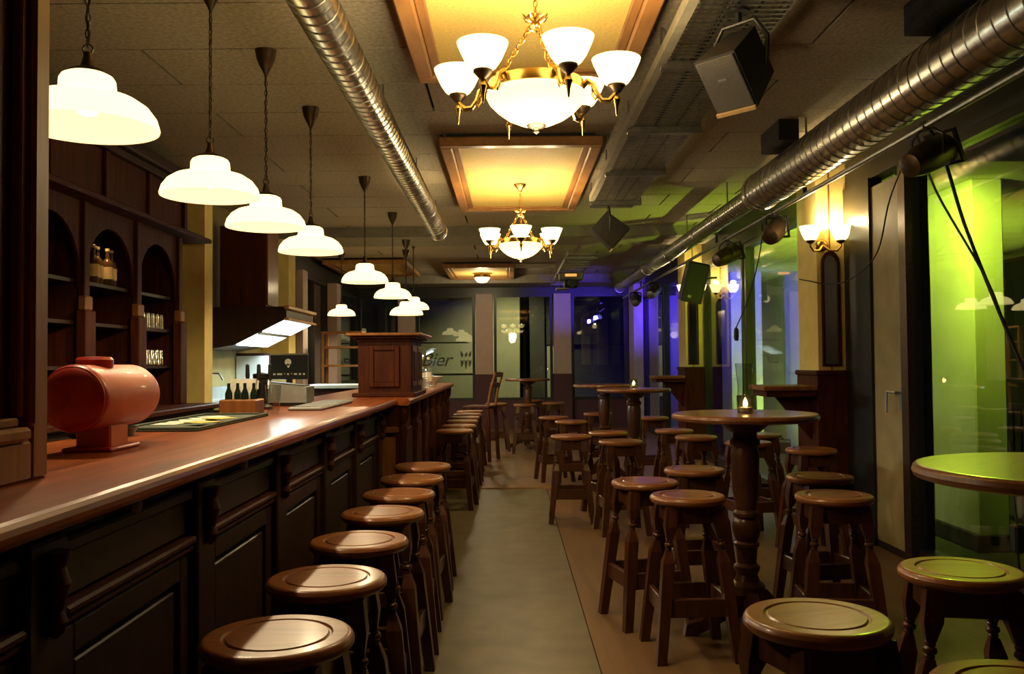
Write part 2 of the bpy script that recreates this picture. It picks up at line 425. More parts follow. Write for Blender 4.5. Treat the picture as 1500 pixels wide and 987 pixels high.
MB().box(7.2, 7.5, 2, 30, -.2, 5).build('street_wall', 'exterior_d', kind='structure')
fn = thing('terrace_fence', 'dark metal terrace fence with upright bars outside the window', 'fence', (4.35, 0, -.2))
MB().box(-.02, .02, 2.2, 10.5, 1.08, 1.13).build('top_rail', 'blackm', fn)
MB().box(-.02, .02, 2.2, 10.5, .12, .16).build('bottom_rail', 'blackm', fn)
bar = MB().box(-.009, .009, -.009, .009, .16, 1.08).mesh('bar'); bar.materials.append(M['blackm'])
for i in range(70):
    o = bpy.data.objects.new('bar', bar); COL.objects.link(o); o.parent = fn; o.location = (0, 2.25+i*.118, 0)
sl = thing('street_lamp', 'tall dark street lamp behind the back windows', 'lamp', (.37, 21.2, -.2))
MB().lathe([(.16, 0), (.13, .5), (.11, 3.9)], 12).tube([(0, 0, 3.85), (0, .2, 4.05), (0, .6, 4.1)], .03).build('pole', 'blackm', sl)
MB().lathe([(.02, .08), (.16, .02), (.15, -.03)], 16, (0, .65, 4.06)).build('lamp_head', 'blackm', sl)
MB().lathe([(.13, 0), (.10, -.05), (.001, -.07)], 16, (0, .65, 4.03)).build('lens', 'bulb', sl)
spot('street_lamp_light', (.37, 21.85, 3.74), (-.15, 24.0, .1), 620, (1, .88, .36), 100, .9)

# ================================================================== BAR
BX, BZ = -.763, 1.08
ct = MB()
prof = [(-1.46, BZ-.045), (BX-.02, BZ-.045), (BX-.006, BZ-.039), (BX-.001, BZ-.030), (BX, BZ-.020), (BX-.003, BZ-.010), (BX-.009, BZ-.003), (BX-.020, BZ), (-1.46, BZ)]
ct.prism(prof, .35, 6.02)
cto = ct.build('bar_countertop', 'counter')
tag(cto, 'long glossy red-brown wooden bar countertop with rounded nosing', 'countertop')
bf = thing('bar_counter', 'dark panelled bar front with pilasters below the countertop', 'bar', (0, 0, 0))
FX = -.885
MB().box(FX-.04, FX-.015, .4, 6.0, .12, BZ-.046).build('back_board', 'dark', bf)
MB().box(FX-.04, FX+.03, .4, 6.0, 0, .12, .006).build('plinth', 'dark', bf)
MB().box(FX-.015, FX+.015, .4, 6.0, 1.0, BZ-.046, .004).build('top_rail', 'dark', bf)
PY = [.80, 1.65, 2.50, 3.33, 4.17, 5.0, 5.86]
pil = MB().box(-.015, .035, -.07, .07, .12, 1.0, .006).mesh('pilaster'); pil.materials.append(M['dark'])
cor = MB().lathe([(.004, .0), (.016, .01), (.022, .03), (.014, .05), (.020, .075), (.028, .10), (.018, .13), (.026, .15), (.026, .16)], 12).mesh('carved_corbel'); cor.materials.append(M['mahog'])
pbase = MB().box(-.015, .05, -.08, .08, .12, .26, .008).mesh('pilaster_base'); pbase.materials.append(M['dark'])
ros = MB().lathe([(.001, .012), (.02, .010), (.03, .004), (.032, 0)], 14, axis='X').mesh('rosette'); ros.materials.append(M['bronze'])
for i, y in enumerate(PY):
    o = bpy.data.objects.new('pilaster', pil); COL.objects.link(o); o.parent = bf; o.location = (FX, y, 0)
    c = bpy.data.objects.new('carved_corbel', cor); COL.objects.link(c); c.parent = o; c.location = (.045, 0, .82)
    c = bpy.data.objects.new('pilaster_base', pbase); COL.objects.link(c); c.parent = o
    if i+1 < len(PY):
        a, b_ = y+.07, PY[i+1]-.07
        MB().box(FX-.015, FX+.022, a, b_, .955, .985, .006).build('upper_moulding', 'dark', bf)
        d = MB().box(FX-.015, FX+.006, a+.01, b_-.01, .865, .955, .003).build('frieze_panel', 'dark', bf)
        r_ = bpy.data.objects.new('rosette', ros); COL.objects.link(r_); r_.parent = d; r_.location = (FX+.012, (a+b_)/2, .999)
        MB().box(FX-.015, FX+.034, a, b_, .838, .858, .006).build('lower_moulding', 'mahog', bf)
        MB().box(FX-.015, FX+.024, a, b_, .818, .835, .005).build('lower_moulding', 'mahog', bf)
        pn = MB().box(FX-.015, FX+.004, a+.09, b_-.09, .26, .73, .004).build('door_panel', 'dark', bf)
        MB().box(FX-.015, FX+.012, a, a+.07, .14, .81, .004).build('stile', 'dark', pn)
        MB().box(FX-.015, FX+.012, b_-.07, b_, .14, .81, .004).build('stile', 'dark', pn)
        MB().box(FX-.015, FX+.012, a+.07, b_-.07, .75, .81, .004).build('rail', 'dark', pn)
        MB().box(FX-.015, FX+.012, a+.07, b_-.07, .14, .24, .004).build('rail', 'dark', pn)

# second bar section beyond the box
s2 = thing('bar_counter', 'brown bar front with fluted columns beyond the panelled wooden box', 'bar', (0, 0, 0))
MB().box(-1.40, -.755, 6.06, 10.6, .12, 1.03).build('body', 'mahog', s2)
MB().box(-1.40, -.73, 6.05, 10.62, 0, .12, .006).build('plinth', 'dark', s2)
fp = MB().box(-.96, -.78, 6.035, 6.06, .20, .82, .006).build('end_panel', 'brown', s2)
MB().box(-.99, -.755, 6.02, 6.06, .85, .89, .006).build('end_moulding', 'brown', s2)
colm = MB().lathe([(.045, .12), (.05, .15), (.035, .18), (.033, .5), (.038, .55), (.030, .6), (.036, .8), (.045, .86), (.03, .9), (.05, .95), (.055, 1.03)], 12).mesh('half_column'); colm.materials.append(M['mahog'])
for i in range(7):
    o = bpy.data.objects.new('half_column', colm); COL.objects.link(o); o.parent = s2; o.location = (-.745, 6.12+i*.73, 0)
    if i < 6: MB().box(-.756, -.742, 6.20+i*.73, 6.77+i*.73, .25, .85, .005).build('panel', 'mahog', s2)
c2 = MB(); c2.prism([(-1.46, 1.035), (-.69, 1.035), (-.675, 1.05), (-.675, 1.068), (-.69, 1.08), (-1.46, 1.08)], 6.03, 10.75)
tag(c2.build('bar_countertop', 'counter'), 'second shorter wooden countertop running on beyond the panelled box', 'countertop')

# panelled box standing on the bar
bxn = thing('bar_box', 'square panelled mahogany box with wide cornice standing on the bar', 'cabinet', (-.905, 6.43, BZ))
MB().box(-.23, .225, -.04, .82, 0, .03, .006).build('base', 'mahog', bxn)
MB().box(-.19, .19, 0, .78, .03, .40).build('body', 'mahog', bxn)
for i, (w_, z_) in enumerate(((.205, .40), (.235, .42), (.27, .44))):
    MB().box(-w_, w_, -w_+.19, .78+w_-.19, z_, z_+.022, .006).build('cornice', 'mahog' if i < 2 else 'brown', bxn)
def framed(parent, x0, x1, y, z0, z1, mat='mahog', t=.035, inner='mahog'):
    p = MB().box(x0+t, x1-t, y-.008, y+.0, z0+t, z1-t, .003).build('panel', inner, parent)
    MB().box(x0, x0+t, y-.02, y, z0, z1, .004).build('stile', mat, p); MB().box(x1-t, x1, y-.02, y, z0, z1, .004).build('stile', mat, p)
    MB().box(x0+t, x1-t, y-.02, y, z0, z0+t, .004).build('rail', mat, p); MB().box(x0+t, x1-t, y-.02, y, z1-t, z1, .004).build('rail', mat, p)
framed(bxn, -.11, .11, 0, .07, .37)
for k in range(2):
    p = MB().box(.19, .20, .06+k*.37, .36+k*.37, .07, .37, .003).build('panel', 'brown', bxn)
    MB().box(.195, .206, .10+k*.37, .32+k*.37, .11, .33, .003).build('raised_field', 'mahog', p)

# tall panelled post at the near end of the bar
tp = thing('bar_post', 'tall brown framed panel post standing on the bar up to the ceiling', 'post', (-1.01, 1.45, BZ))
MB().box(-.33, -.03, .0, .50, 0, 1.88).build('core', 'mahog', tp)
MB().box(-.03, 0, .0, .09, 0, 1.88, .006).build('stile', 'brown', tp)
MB().box(-.03, 0, .435, .50, 0, 1.88, .006).build('stile', 'brown', tp)
MB().box(-.03, .012, .415, .437, .115, 1.80, .008).build('inner_moulding', 'brown', tp)
MB().box(-.03, -.006, .395, .415, .135, 1.80, .004).build('inner_moulding', 'brown', tp)
MB().box(-.03, .012, .09, .415, .085, .115, .008).build('inner_moulding', 'brown', tp)
MB().box(-.03, -.006, .09, .395, .115, .135, .004).build('inner_moulding', 'brown', tp)
MB().box(-.03, 0, .09, .435, 0, .085, .006).build('bottom_rail', 'brown', tp)
MB().box(-.03, 0, .09, .435, 1.80, 1.88, .006).build('top_rail', 'brown', tp)

# ------------------------------------------------------------------ back bar cabinet with arches
bb = thing('back_bar', 'dark mahogany back bar shelving with arched bays against the left wall', 'shelf', (0, 0, 0))
BXF, BY0, BY1 = -2.60, 2.9, 7.06
MB().box(XL+.01, XL+.04, BY0, BY1+.04, .0, 2.33).build('back_board', 'dark', bb)
MB().box(XL+.04, -2.36, BY0, BY1+.04, 0, .98, .006).build('base_cabinet', 'dark', bb)
MB().box(XL+.04, -2.32, BY0, BY1+.06, .98, 1.02, .008).build('base_top', 'mahog', bb)
pys = [3.12, 3.89, 4.66, 5.43, 6.20, 6.98]
for i, y in enumerate(pys):
    p = MB().box(XL+.04, BXF-.02, y-.02, y+.02, 1.02, 2.33).build('upright', 'mahog', bb)
    MB().box(BXF-.02, BXF+.02, y-.035, y+.035, 1.70, 2.33, .005).build('pilaster', 'mahog', p)
    MB().box(BXF-.02, BXF+.035, y-.045, y+.045, 1.66, 1.75, .008).build('capital_block', 'brown', p)
    MB().box(BXF-.02, BXF+.045, y-.065, y+.065, 1.02, 1.66, .006).build('lower_pilaster', 'mahog', p)
    if i+1 < len(pys):
        a, c = y+.035, pys[i+1]-.035; mid = (a+c)/2; rr = (c-a)/2-.015
        poly = [(a, 2.33), (a, 1.80), (a+.015, 1.80)]
        for k in range(17):
            t = pi-pi*k/16; poly.append((mid+rr*cos(t), 1.88+rr*sin(t)))
        poly += [(c-.015, 1.80), (c, 1.80), (c, 2.33)]
        m = MB()
        n2 = len(poly)
        # arch spandrel as strips from top edge to the arch line
        top = [(a, 2.33)]+[(mid+rr*cos(pi-pi*k/16), 2.33) for k in range(17)]+[(c, 2.33)]
        low = [(a, 1.80)]+[(mid+rr*cos(pi-pi*k/16), 1.88+rr*sin(pi-pi*k/16)) for k in range(17)]+[(c, 1.80)]
        for k in range(len(top)-1):
            m.prism([low[k], low[k+1], top[k+1], top[k]], BXF-.025, BXF-.005, 'YZ')
        m.build('arch', 'mahog', bb)
        for z in (1.30, 1.575, 1.83):
            MB().box(XL+.04, BXF-.04, y+.02, pys[i+1]-.02, z, z+.022).build('shelf_board', 'dark', bb)
MB().box(XL+.04, BXF-.005, BY0, BY1+.02, 2.36, 2.71).build('frieze', 'mahog', bb)
MB().box(XL+.04, BXF+.13, BY0, BY1+.32, 2.33, 2.365, .008).build('cornice_shelf', 'mahog', bb)
for i in range(7):
    y = 2.95+i*.69
    MB().box(BXF-.005, BXF+.02, y-.03, y+.03, 2.37, 2.71, .004).build('frieze_pilaster', 'mahog', bb)
MB().box(XL+.04, BXF+.05, BY0, BY1+.10, 2.71, 2.76, .008).build('crown', 'dark', bb)
MB().box(XL+.04, BXF+.10, BY0, BY1+.15, 2.76, 2.84, .012).build('crown', 'dark', bb)

# bottles and glasses on the back bar
def bottle(h, r, glass, label_mat, name='liquor_bottle'):
    t = thing(name, '-', 'bottle')
    MB().lathe([(r*.9, 0), (r, .01), (r, h*.58), (r*.8, h*.66), (r*.35, h*.74), (r*.32, h*.94)], 14).build('body', glass, t)
    MB().lathe([(r*.4, h*.93), (r*.42, h), (r*.2, h+.002)], 10).build('cap', label_mat, t)
    MB().lathe([(r+.001, h*.18), (r+.001, h*.5)], 14, cap0=False, cap1=False).build('label', label_mat, t)
    return t
bt = bottle(.25, .036, 'amber', 'label'); bt2 = bottle(.24, .034, 'darkglass', 'label_w')
spots = [(-2.68, 5.72), (-2.70, 5.82), (-2.68, 5.92), (-2.70, 6.02)]
for i, (x, y) in enumerate(spots):
    place(bt, i == 0, 'amber bottle with orange label in the front row under the arch', (x, y, 1.853), i*.7, 'amber bottles under the back bar arch')
for i, (x, y) in enumerate([(-2.82, 5.86), (-2.86, 5.95), (-2.82, 6.04), (-2.86, 6.12), (-2.76, 6.12)]):
    place(bt2, i == 0, 'dark bottle with pale label in the back row under the arch', (x, y, 1.853), i*.9, 'dark bottles under the back bar arch')
gl = tag(MB().lathe([(.036, .002), (.033, .006), (.026, .09), (.022, .115), (.001, .118), (.020, .110), (.024, .09), (.031, .008), (.036, .002)], 14).build('beer_glass', 'glassware'), '-', 'glass')
first = True
for z, lab, grp in ((1.598, 'clear upturned glass on the upper glass shelf beside the yellow pier', 'glasses on the upper back bar shelf'),
                    (1.323, 'clear upturned glass on the lower glass shelf beside the yellow pier', 'glasses on the lower back bar shelf')):
    for i in range(2):
        for j in range(6):
            place(gl, first, lab, (-2.70-i*.09, 6.44+j*.085, z), 0, grp); first = False
bl = thing('light_strip', 'small blue glowing light on the back bar shelf', 'light', (-2.68, 5.62, 1.598))
MB().box(-.02, .02, -.05, .05, 0, .012, .003).build('casing', 'blackp', bl); MB().box(-.016, .016, -.045, .045, .012, .016).build('led', 'led_blue', bl)

for y, lab in ((5.80, 'tiny round spotlight added in the arch to light the bottles'), (6.58, 'tiny round spotlight added in the arch to light the glasses')):  # spotlights added to brighten the bottle and glass bays
    t = thing('added_puck', lab, 'lamp', (-2.66, y, 2.30), 0, 'added back bar spotlights')
    MB().lathe([(.025, 0), (.028, .01), (.028, .03)], 14).build('casing', 'bronze', t); MB().lathe([(.001, -.002), (.02, 0)], 14, cap1=False).build('lens', 'bulb', t)
    spot('added_puck_beam', (-2.66, y, 2.29), (-2.76, y, 1.8), 7, (1, .7, .36), 85, .8, .01)

# ------------------------------------------------------------------ on the bar top
kg = thing('beer_dispenser', 'red and orange barrel-shaped beer dispenser on a stand on the bar', 'dispenser', (-1.18, 2.40, BZ))
MB().lathe([(.088, .0), (.092, .02), (.092, .36), (.085, .385), (.06, .40), (.001, .405)], 40, (0, 0, .152), 'Y').build('barrel', 'copper', kg)
MB().lathe([(.001, -.020), (.05, -.018), (.078, -.008), (.090, .004), (.0935, .014), (.0935, .022)], 40, (0, 0, .152), 'Y').build('end_cap', 'red', kg)
MB().lathe([(.046, .232), (.050, .240), (.050, .258), (.044, .266), (.001, .268)], 32, (-.005, .14, 0)).build('lid', 'red', kg)
MB().box(-.05, .05, .12, .24, 0, .075, .006).build('stand', 'copper', kg)
MB().box(-.07, .07, .08, .28, 0, .012, .004).build('foot_plate', 'red', kg)
tpp = MB().lathe([(.008, 0), (.008, .05), (.013, .055), (.013, .09)], 12, (-.10, .03, .012)).build('tap', 'steel', kg)
MB().tube([(-.10, .03, .09), (-.10, -.03, .095), (-.10, -.05, .07)], .007).build('spout', 'steel', tpp)
mt = thing('bar_mat', 'dark green rubber bar mat with raised rim on the bar beside the barrel', 'mat', (-1.28, 3.55, BZ))
MB().box(-.15, .15, -.32, .62, 0, .008, .003).build('sheet', 'green_mat', mt)
for a in ((-.15, -.14, -.32, .62), (.14, .15, -.32, .62), (-.14, .14, -.32, -.31), (-.14, .14, .61, .62)):
    MB().box(*a, .008, .016, .002).build('rim', 'green_mat', mt)
for i in range(7):
    o = tag(MB().box(-.05, .05, -.05, .05, 0, .002).build('beer_coaster', 'paper' if i < 5 else 'yellow'), '-', 'coaster')
    o['label'] = 'pale square beer coaster fanned out on the green bar mat' if i < 5 else 'yellow square beer coaster at the edge of the green bar mat'
    o['group'] = 'pale coasters on the bar mat' if i < 5 else 'yellow coasters on the bar mat'
    o.location = (-1.35+.02*i, 3.52+.075*i if i < 5 else 3.45+.2*(i-5), BZ+.0085+.0022*i); o.rotation_euler = (0, 0, .2*i)
    if i >= 5: o.location.x = -1.19
nb = thing('nut_bowl', 'shallow black tray of bottle caps behind the red barrel', 'tray', (-1.40, 3.05, BZ))
MB().lathe([(.10, 0), (.12, .03), (.115, .03), (.095, .006), (.001, .005)], 20, cap0=True).build('tray', 'blackp', nb)
cp = MB()
for i in range(14):
    a = random.uniform(0, 6.28); r_ = random.uniform(0, .075); cp.lathe([(.013, 0), (.013, .005), (.009, .007)], 8, (r_*cos(a), r_*sin(a), .006+random.uniform(0, .012)))
cp.build('caps', 'brass', nb, 'stuff')
cd = thing('bar_caddy', 'dark bar caddy holding menus and small bottles on the bar', 'caddy', (-1.33, 4.42, BZ))
MB().box(-.09, .09, -.08, .08, 0, .07, .006).build('box', 'brown', cd)
for i in range(4):
    MB().lathe([(.018, .02), (.018, .10), (.008, .125), (.008, .15)], 10, (-.06+.04*i, -.02+.015*(i % 2), 0)).build('small_bottle', 'darkglass', cd)
MB().box(-.07, .06, .03, .05, .05, .17).build('menu', 'paper', cd)
tw = thing('beer_tap', 'black and chrome beer tap tower on the bar behind the caddy', 'tap', (-1.34, 4.80, BZ))
MB().lathe([(.06, 0), (.06, .015), (.035, .03), (.035, .16), (.045, .17), (.045, .19), (.001, .2)], 20).build('tower', 'blackm', tw)
for i in range(3):
    f = MB().tube([(-.03+.03*i, 0, .15), (-.03+.06*i-.03, -.07, .15), (-.03+.06*i-.03, -.08, .11)], .008).build('spout', 'steel', tw)
    MB().lathe([(.006, 0), (.012, .03), (.010, .09), (.001, .095)], 10, (-.06+.06*i, -.05, .15)).build('handle', 'blackp', tw)
cr = thing('cash_terminal', 'grey card terminal box with sloping dark top on the bar', 'terminal', (-1.30, 5.22, BZ))
MB().prism([(-.13, .02), (.13, .02), (.13, .11), (-.13, .14)], -.10, .10).build('body', 'greyp', cr)
MB().box(-.12, .12, -.09, .09, .0, .02).build('feet', 'blackp', cr)
MB().prism([(-.11, .139), (.11, .114), (.11, .118), (-.11, .143)], -.08, .08).build('screen', 'blackp', cr)
dt = thing('drip_tray', 'long low grey drip tray with slotted grille on the bar', 'tray', (-1.06, 5.05, BZ))
MB().box(-.09, .09, -.45, .45, 0, .018, .006).build('tray', 'greyp', dt)
for i in range(12): MB().box(-.075, .075, -.41+i*.072, -.385+i*.072, .018, .022).build('slat', 'steel', dt)
gls = thing('pint_glass', 'empty pint glass beside the caddy on the bar', 'glass', (-1.17, 4.40, BZ))
MB().lathe([(.03, .001), (.04, .14), (.037, .14), (.028, .008), (.001, .007)], 16).build('body', 'jar', gls)
# end of second counter
pl = thing('plate_stack', 'stack of white plates on the second countertop', 'plates', (-.86, 8.2, 1.08))
for i in range(8): MB().lathe([(.06, i*.014), (.115, i*.014+.012), (.115, i*.014+.015), (.055, i*.014+.006), (.001, i*.014+.005)], 20).build('plate', 'white', pl)
for i, y in enumerate((8.50, 9.20)):
    t = bottle(.30, .036, 'jar', 'label_w', 'water_bottle')
    t.location = (-.84, y, 1.08); t['label'] = ('clear glass water bottle standing next to the plate stack', 'clear glass water bottle standing next to the serving bowl')[i]; t['group'] = 'water bottles on the second countertop'
bo = thing('serving_bowl', 'white serving bowl on the far end of the second countertop', 'bowl', (-.85, 9.5, 1.08))
MB().lathe([(.06, 0), (.065, .01), (.14, .10), (.135, .10), (.055, .015), (.001, .013)], 24).build('bowl', 'white', bo)
MB().lathe([(.07, 0), (.07, .006)], 20, (0, 0, -.0)).build('foot', 'white', bo)

# ------------------------------------------------------------------ kitchen behind the bar
kc = thing('back_counter', 'stainless steel kitchen counter with sink along the left wall', 'counter', (-2.61, 7.8, 0))
MB().box(-.42, .38, 0, 2.0, .1, .92).build('cabinet', 'dark', kc)
MB().box(-.43, .42, -.02, 2.02, .92, .97, .006).build('worktop', 'steel', kc)
MB().box(-.42, -.38, 0, 2.0, .97, 1.10).build('upstand', 'steel', kc)
f = MB().lathe([(.025, .97), (.02, .99), (.012, 1.0), (.012, 1.2)], 12, (-.28, .55, 0)).build('faucet', 'steel', kc)
MB().tube([(-.28, .55, 1.19), (-.24, .55, 1.24), (-.12, .55, 1.24), (-.08, .55, 1.18)], .011).build('spout', 'steel', f)
for i, (x, y, c, nm) in enumerate(((-2.50, 8.05, 'darkglass', 'dark green soap bottle beside the kitchen sink'), (-2.45, 8.22, 'white', 'white squeeze bottle beside the kitchen sink'))):
    t = bottle(.2, .035, c, 'label_w', 'kitchen_bottle'); t.location = (x, y, .97); t['label'] = nm
sp = thing('splash_panel', 'brushed steel splash panel standing behind the kitchen counter', 'panel', (-2.82, 9.88, 0))
MB().box(-.22, .14, 0, .02, .975, 1.42, .004).build('sheet', 'splash', sp)
MB().box(-.225, .15, .02, .06, 0, 1.45).build('back_frame', 'dark', sp)
bc = thing('return_counter', 'low back counter with pale stone top behind the bar', 'counter', (0, 0, 0))
MB().box(-2.15, -1.50, 9.45, 9.95, 0, 1.06).build('cabinet', 'dark', bc)
MB().box(-2.18, -1.47, 9.40, 10.0, 1.06, 1.10, .006).build('worktop', 'exterior', bc)
mo = thing('menu_screen', 'black menu screen with white emblem and a row of small marks', 'screen', (-2.22, 8.95, .97))
MB().box(-.19, .19, 0, .03, .20, .45, .004).build('casing', 'blackp', mo)
MB().box(-.19, .19, -.002, .02, .445, .462).build('top_strip', 'steel', mo)
MB().box(-.03, .03, .005, .03, .01, .20).box(-.10, .10, -.05, .08, 0, .012).build('stand', 'blackm', mo)
MB().lathe([(.001, -.001), (.034, -.001), (.034, .0)], 20, (-.01, -.001, .375), 'Y').prism([(-.03, .355), (.012, .355), (.0, .318), (-.012, .318)], -.002, 0).build('emblem', 'paper', mo)
mk = MB()
for x, w_ in ((-.16, .025), (-.12, .05), (-.05, .012), (-.02, .02), (.02, .012), (.05, .03), (.10, .02), (.14, .02)): mk.box(x, x+w_, -.0015, 0, .245+(.008 if w_ < .015 else 0), .262)
mk.build('marks', 'paper', mo)
hd = thing('range_hood', 'dark wood range hood with lit sloping underside over the kitchen counter', 'hood', (0, 0, 0))
HY0, HY1 = 8.85, 10.05
MB().prism([(XL+.0, 1.47), (-2.745, 1.52), (-2.22, 1.78), (-2.22, 1.90), (XL+.0, 1.90)], HY0, HY1).build('canopy', 'dark', hd)
MB().box(-2.24, -2.185, HY0-.03, HY1+.03, 1.76, 1.785, .006).build('gold_trim', 'frame_gold', hd)
MB().box(-2.24, -2.185, HY0-.03, HY1+.03, 1.87, 1.91, .008).build('gold_trim', 'frame_gold', hd)
sl_ = (1.78-1.52)/(.525)
P = lambda u, dz: (-2.745+.525*u, 1.52+.26*u+dz)
for nm, mt_, u0, u1 in (('lit_underside', 'hoodlight', .03, .44), ('filter', 'steel', .44, .53), ('lit_underside', 'hoodlight', .53, .97)):  # glowing panels widened to stand for the lit underside
    MB().prism([P(u0, -.012), P(u1, -.012), P(u1, -.001), P(u0, -.001)], HY0+.03, HY1-.03).build(nm, mt_, hd)
MB().box(-2.90, -2.44, 8.90, 9.36, 1.90, 2.72).build('chimney', 'mahog', hd)
MB().box(-2.44, -2.425, 8.93, 9.33, 1.92, 2.70, .003).build('chimney_lit_side', 'brown', hd)  # lit face of the chimney, put in as lighter wood
l = bpy.data.lights.new('hood_light', 'AREA'); l.energy = P_HOOD; l.color = (.8, 1, .97); l.size = .4; l.size_y = 1.0; l.shape = 'RECTANGLE'
lo = bpy.data.objects.new('hood_light', l); COL.objects.link(lo); lo.location = (-2.46, 9.45, 1.60); lo.rotation_euler = (0, R(-26), 0)
rk = thing('shelf_rack', 'pale wooden open shelf rack beyond the kitchen', 'shelf', (-2.45, 13.0, 0))
for x in (-.28, .28):
    for y in (0, .30): MB().box(x-.018, x+.018, y-.018, y+.018, 0, 1.80).build('upright', 'frame_gold', rk)
for z in (.4, .9, 1.28, 1.55, 1.77): MB().box(-.30, .30, -.02, .32, z, z+.03).build('shelf_board', 'frame_gold', rk)

# ================================================================== STOOLS
SH = .71
def make_stool():
    t = thing('bar_stool', '-', 'stool')
    rim = [(.001, SH-.036), (.148, SH-.036), (.162, SH-.034), (.171, SH-.024), (.172, SH-.014), (.168, SH-.006), (.163, SH-.0015), (.158, SH), (.154, SH), (.124, SH), (.120, SH-.005), (.116, SH-.005), (.112, SH), (.06, SH), (.001, SH)]
    MB().lathe(rim, 48).build('seat', 'seat', t)
    for (x0, x1, y0, y1) in ((-.115, .115, -.115, -.093), (-.115, .115, .093, .115), (-.115, -.093, -.093, .093), (.093, .115, -.093, .093)):
        MB().box(x0, x1, y0, y1, SH-.115, SH-.037, .003).build('apron', 'stool', t)
    for sx in (-1, 1):
        for sy in (-1, 1):
            m = MB()
            def C(z):
                k = (SH-.04-z)/(SH-.04); return Vector((sx*(.100+.072*k), sy*(.100+.072*k), z))
            def sec(z, h): c = C(z); return [(c.x-h, c.y-h, z), (c.x+h, c.y-h, z), (c.x+h, c.y+h, z), (c.x-h, c.y+h, z)]
            m.quadbox(sec(.585, .026), sec(SH-.037, .024)); m.quadbox(sec(.53, .013), sec(.585, .026))
            for z0, z1, r0 in ((.495, .515, .020), (.515, .532, .015), (.480, .495, .014)):
                c0, c1 = C(z0), C(z1)
                m.tube([c0, c0.lerp(c1, .3), c0.lerp(c1, .7), c1], [r0*.75, r0, r0, r0*.75], 12)
            m.quadbox(sec(.43, .026), sec(.482, .013)); m.quadbox(sec(0, .021), sec(.43, .026))
            m.build('leg', 'stool', t)
    q = .100+.072*((SH-.04-.235)/(SH-.04))
    for (x0, x1, y0, y1) in ((-q, q, -q-.012, -q+.012), (-q, q, q-.012, q+.012), (-q-.012, -q+.012, -q, q), (q-.012, q+.012, -q, q)):
        MB().box(x0, x1, y0, y1, .195, .275, .004).build('stretcher', 'stool', t)
    return t
ST = make_stool()
stools = []
ys = [2.03, 2.57, 3.12, 3.70, 4.24, 4.80, 5.38]
for i, y in enumerate(ys): stools.append((-.53, y, .04*((i*37) % 5-2), f'dark wooden bar stool under the long countertop, {ORD[i]} from the tall panelled post'))
for i, y in enumerate([8.17, 8.80, 9.42, 10.05, 10.65, 11.3]): stools.append((-.505, y, .05*((i*23) % 5-2), f'wooden bar stool along the second countertop, {ORD[i]} from the panelled box'))
stools += [
    (.81, 4.08, .06, 'dark wooden stool in front of the candle table, standing out on the brown floor strip'),
    (.69, 4.58, .25, 'dark wooden stool with bluish sheen left of the candle table column'),
    (1.05, 5.08, .1, 'wooden stool tucked behind the candle table on the side away from the door'),
    (1.47, 4.05, -.1, 'wooden stool with visible turned legs between candle table and door'),
    (1.64, 4.72, .15, 'wooden stool half hidden behind another between candle table and door'),
    (.73, 2.14, .3, 'dark stool with yellow-green sheen standing alone in front of the green-lit table'),
    (1.31, 2.60, -.2, 'green-lit stool behind the cropped round table by the big window'),
    (.955, 1.66, .2, 'green-lit stool against the cropped round table with its seat cut by the frame'),
    (2.08, 6.15, .1, 'stool below the wall ledge beside the yellow pillar'),
    (1.80, 6.72, .2, 'stool mostly hidden behind the candle table column'),
    (2.10, 7.45, -.1, 'stool with grey sheen by the window behind the candle table'),
    (1.52, 7.27, .2, 'stool with orange sheen between the two candle tables'),
    (1.47, 7.97, .0, 'stool with purplish sheen beside the farther candle table'),
    (.86, 6.92, .1, 'stool with reddish seat in front of the farther candle table'),
    (.86, 7.80, .3, 'stool close against the column of the farther candle table'),
    (.51, 7.45, -.05, 'stool standing alone at the aisle edge before the wood floor'),
    (.64, 9.3, .1, 'stool just past the threshold strip beside the plain round table'),
    (.49, 9.95, .2, 'stool at the aisle side of the plain round table'),
    (1.57, 9.75, .0, 'stool on the window side of the plain round table'),
    (1.05, 10.6, .1, 'stool behind the plain round table'),
    (-.20, 13.35, .1, 'stool at the far round table on the bar side'),
    (.22, 13.0, .0, 'stool in front of the far round table'),
    (.66, 13.5, .2, 'stool at the far round table on the window side'),
    (.38, 14.4, .2, 'stool behind the far round table'),
]
for i, (x, y, rz, lab) in enumerate(stools):
    grp = 'bar stools along the long countertop' if i < 7 else ('bar stools along the second countertop' if i < 13 else 'stools around the high tables')
    place(ST, i == 0, lab, (x, y, .004 if y > 9.4 else 0), rz, grp)
# bar chair with a back
bcx = thing('bar_chair', 'wooden bar chair with raked backrest at the end of the stool row', 'chair', (-.40, 12.05, .004), -.3)
MB().box(-.19, .19, -.19, .19, .70, .74, .01).build('seat', 'mahog', bcx)
for sx in (-1, 1):
    for sy in (-1, 1): MB().quadbox([(sx*.19-.02, sy*.19-.02, 0), (sx*.19+.02, sy*.19-.02, 0), (sx*.19+.02, sy*.19+.02, 0), (sx*.19-.02, sy*.19+.02, 0)], [(sx*.16-.02, sy*.16-.02, .70), (sx*.16+.02, sy*.16-.02, .70), (sx*.16+.02, sy*.16+.02, .70), (sx*.16-.02, sy*.16+.02, .70)]).build('leg', 'mahog', bcx)
for sy in (-1, 1): MB().tube([(.16, sy*.16, .72), (.20, sy*.16, .95), (.27, sy*.16, 1.18)], .018).build('back_post', 'brown', bcx)
for z, x in ((1.12, .25), (.98, .21)): MB().box(x-.012, x+.012, -.16, .16, z, z+.07, .005).build('back_rail', 'brown', bcx)
for s in (-1, 1): MB().box(-.18, .18, s*.18-.012, s*.18+.012, .25, .30).build('stretcher', 'mahog', bcx)

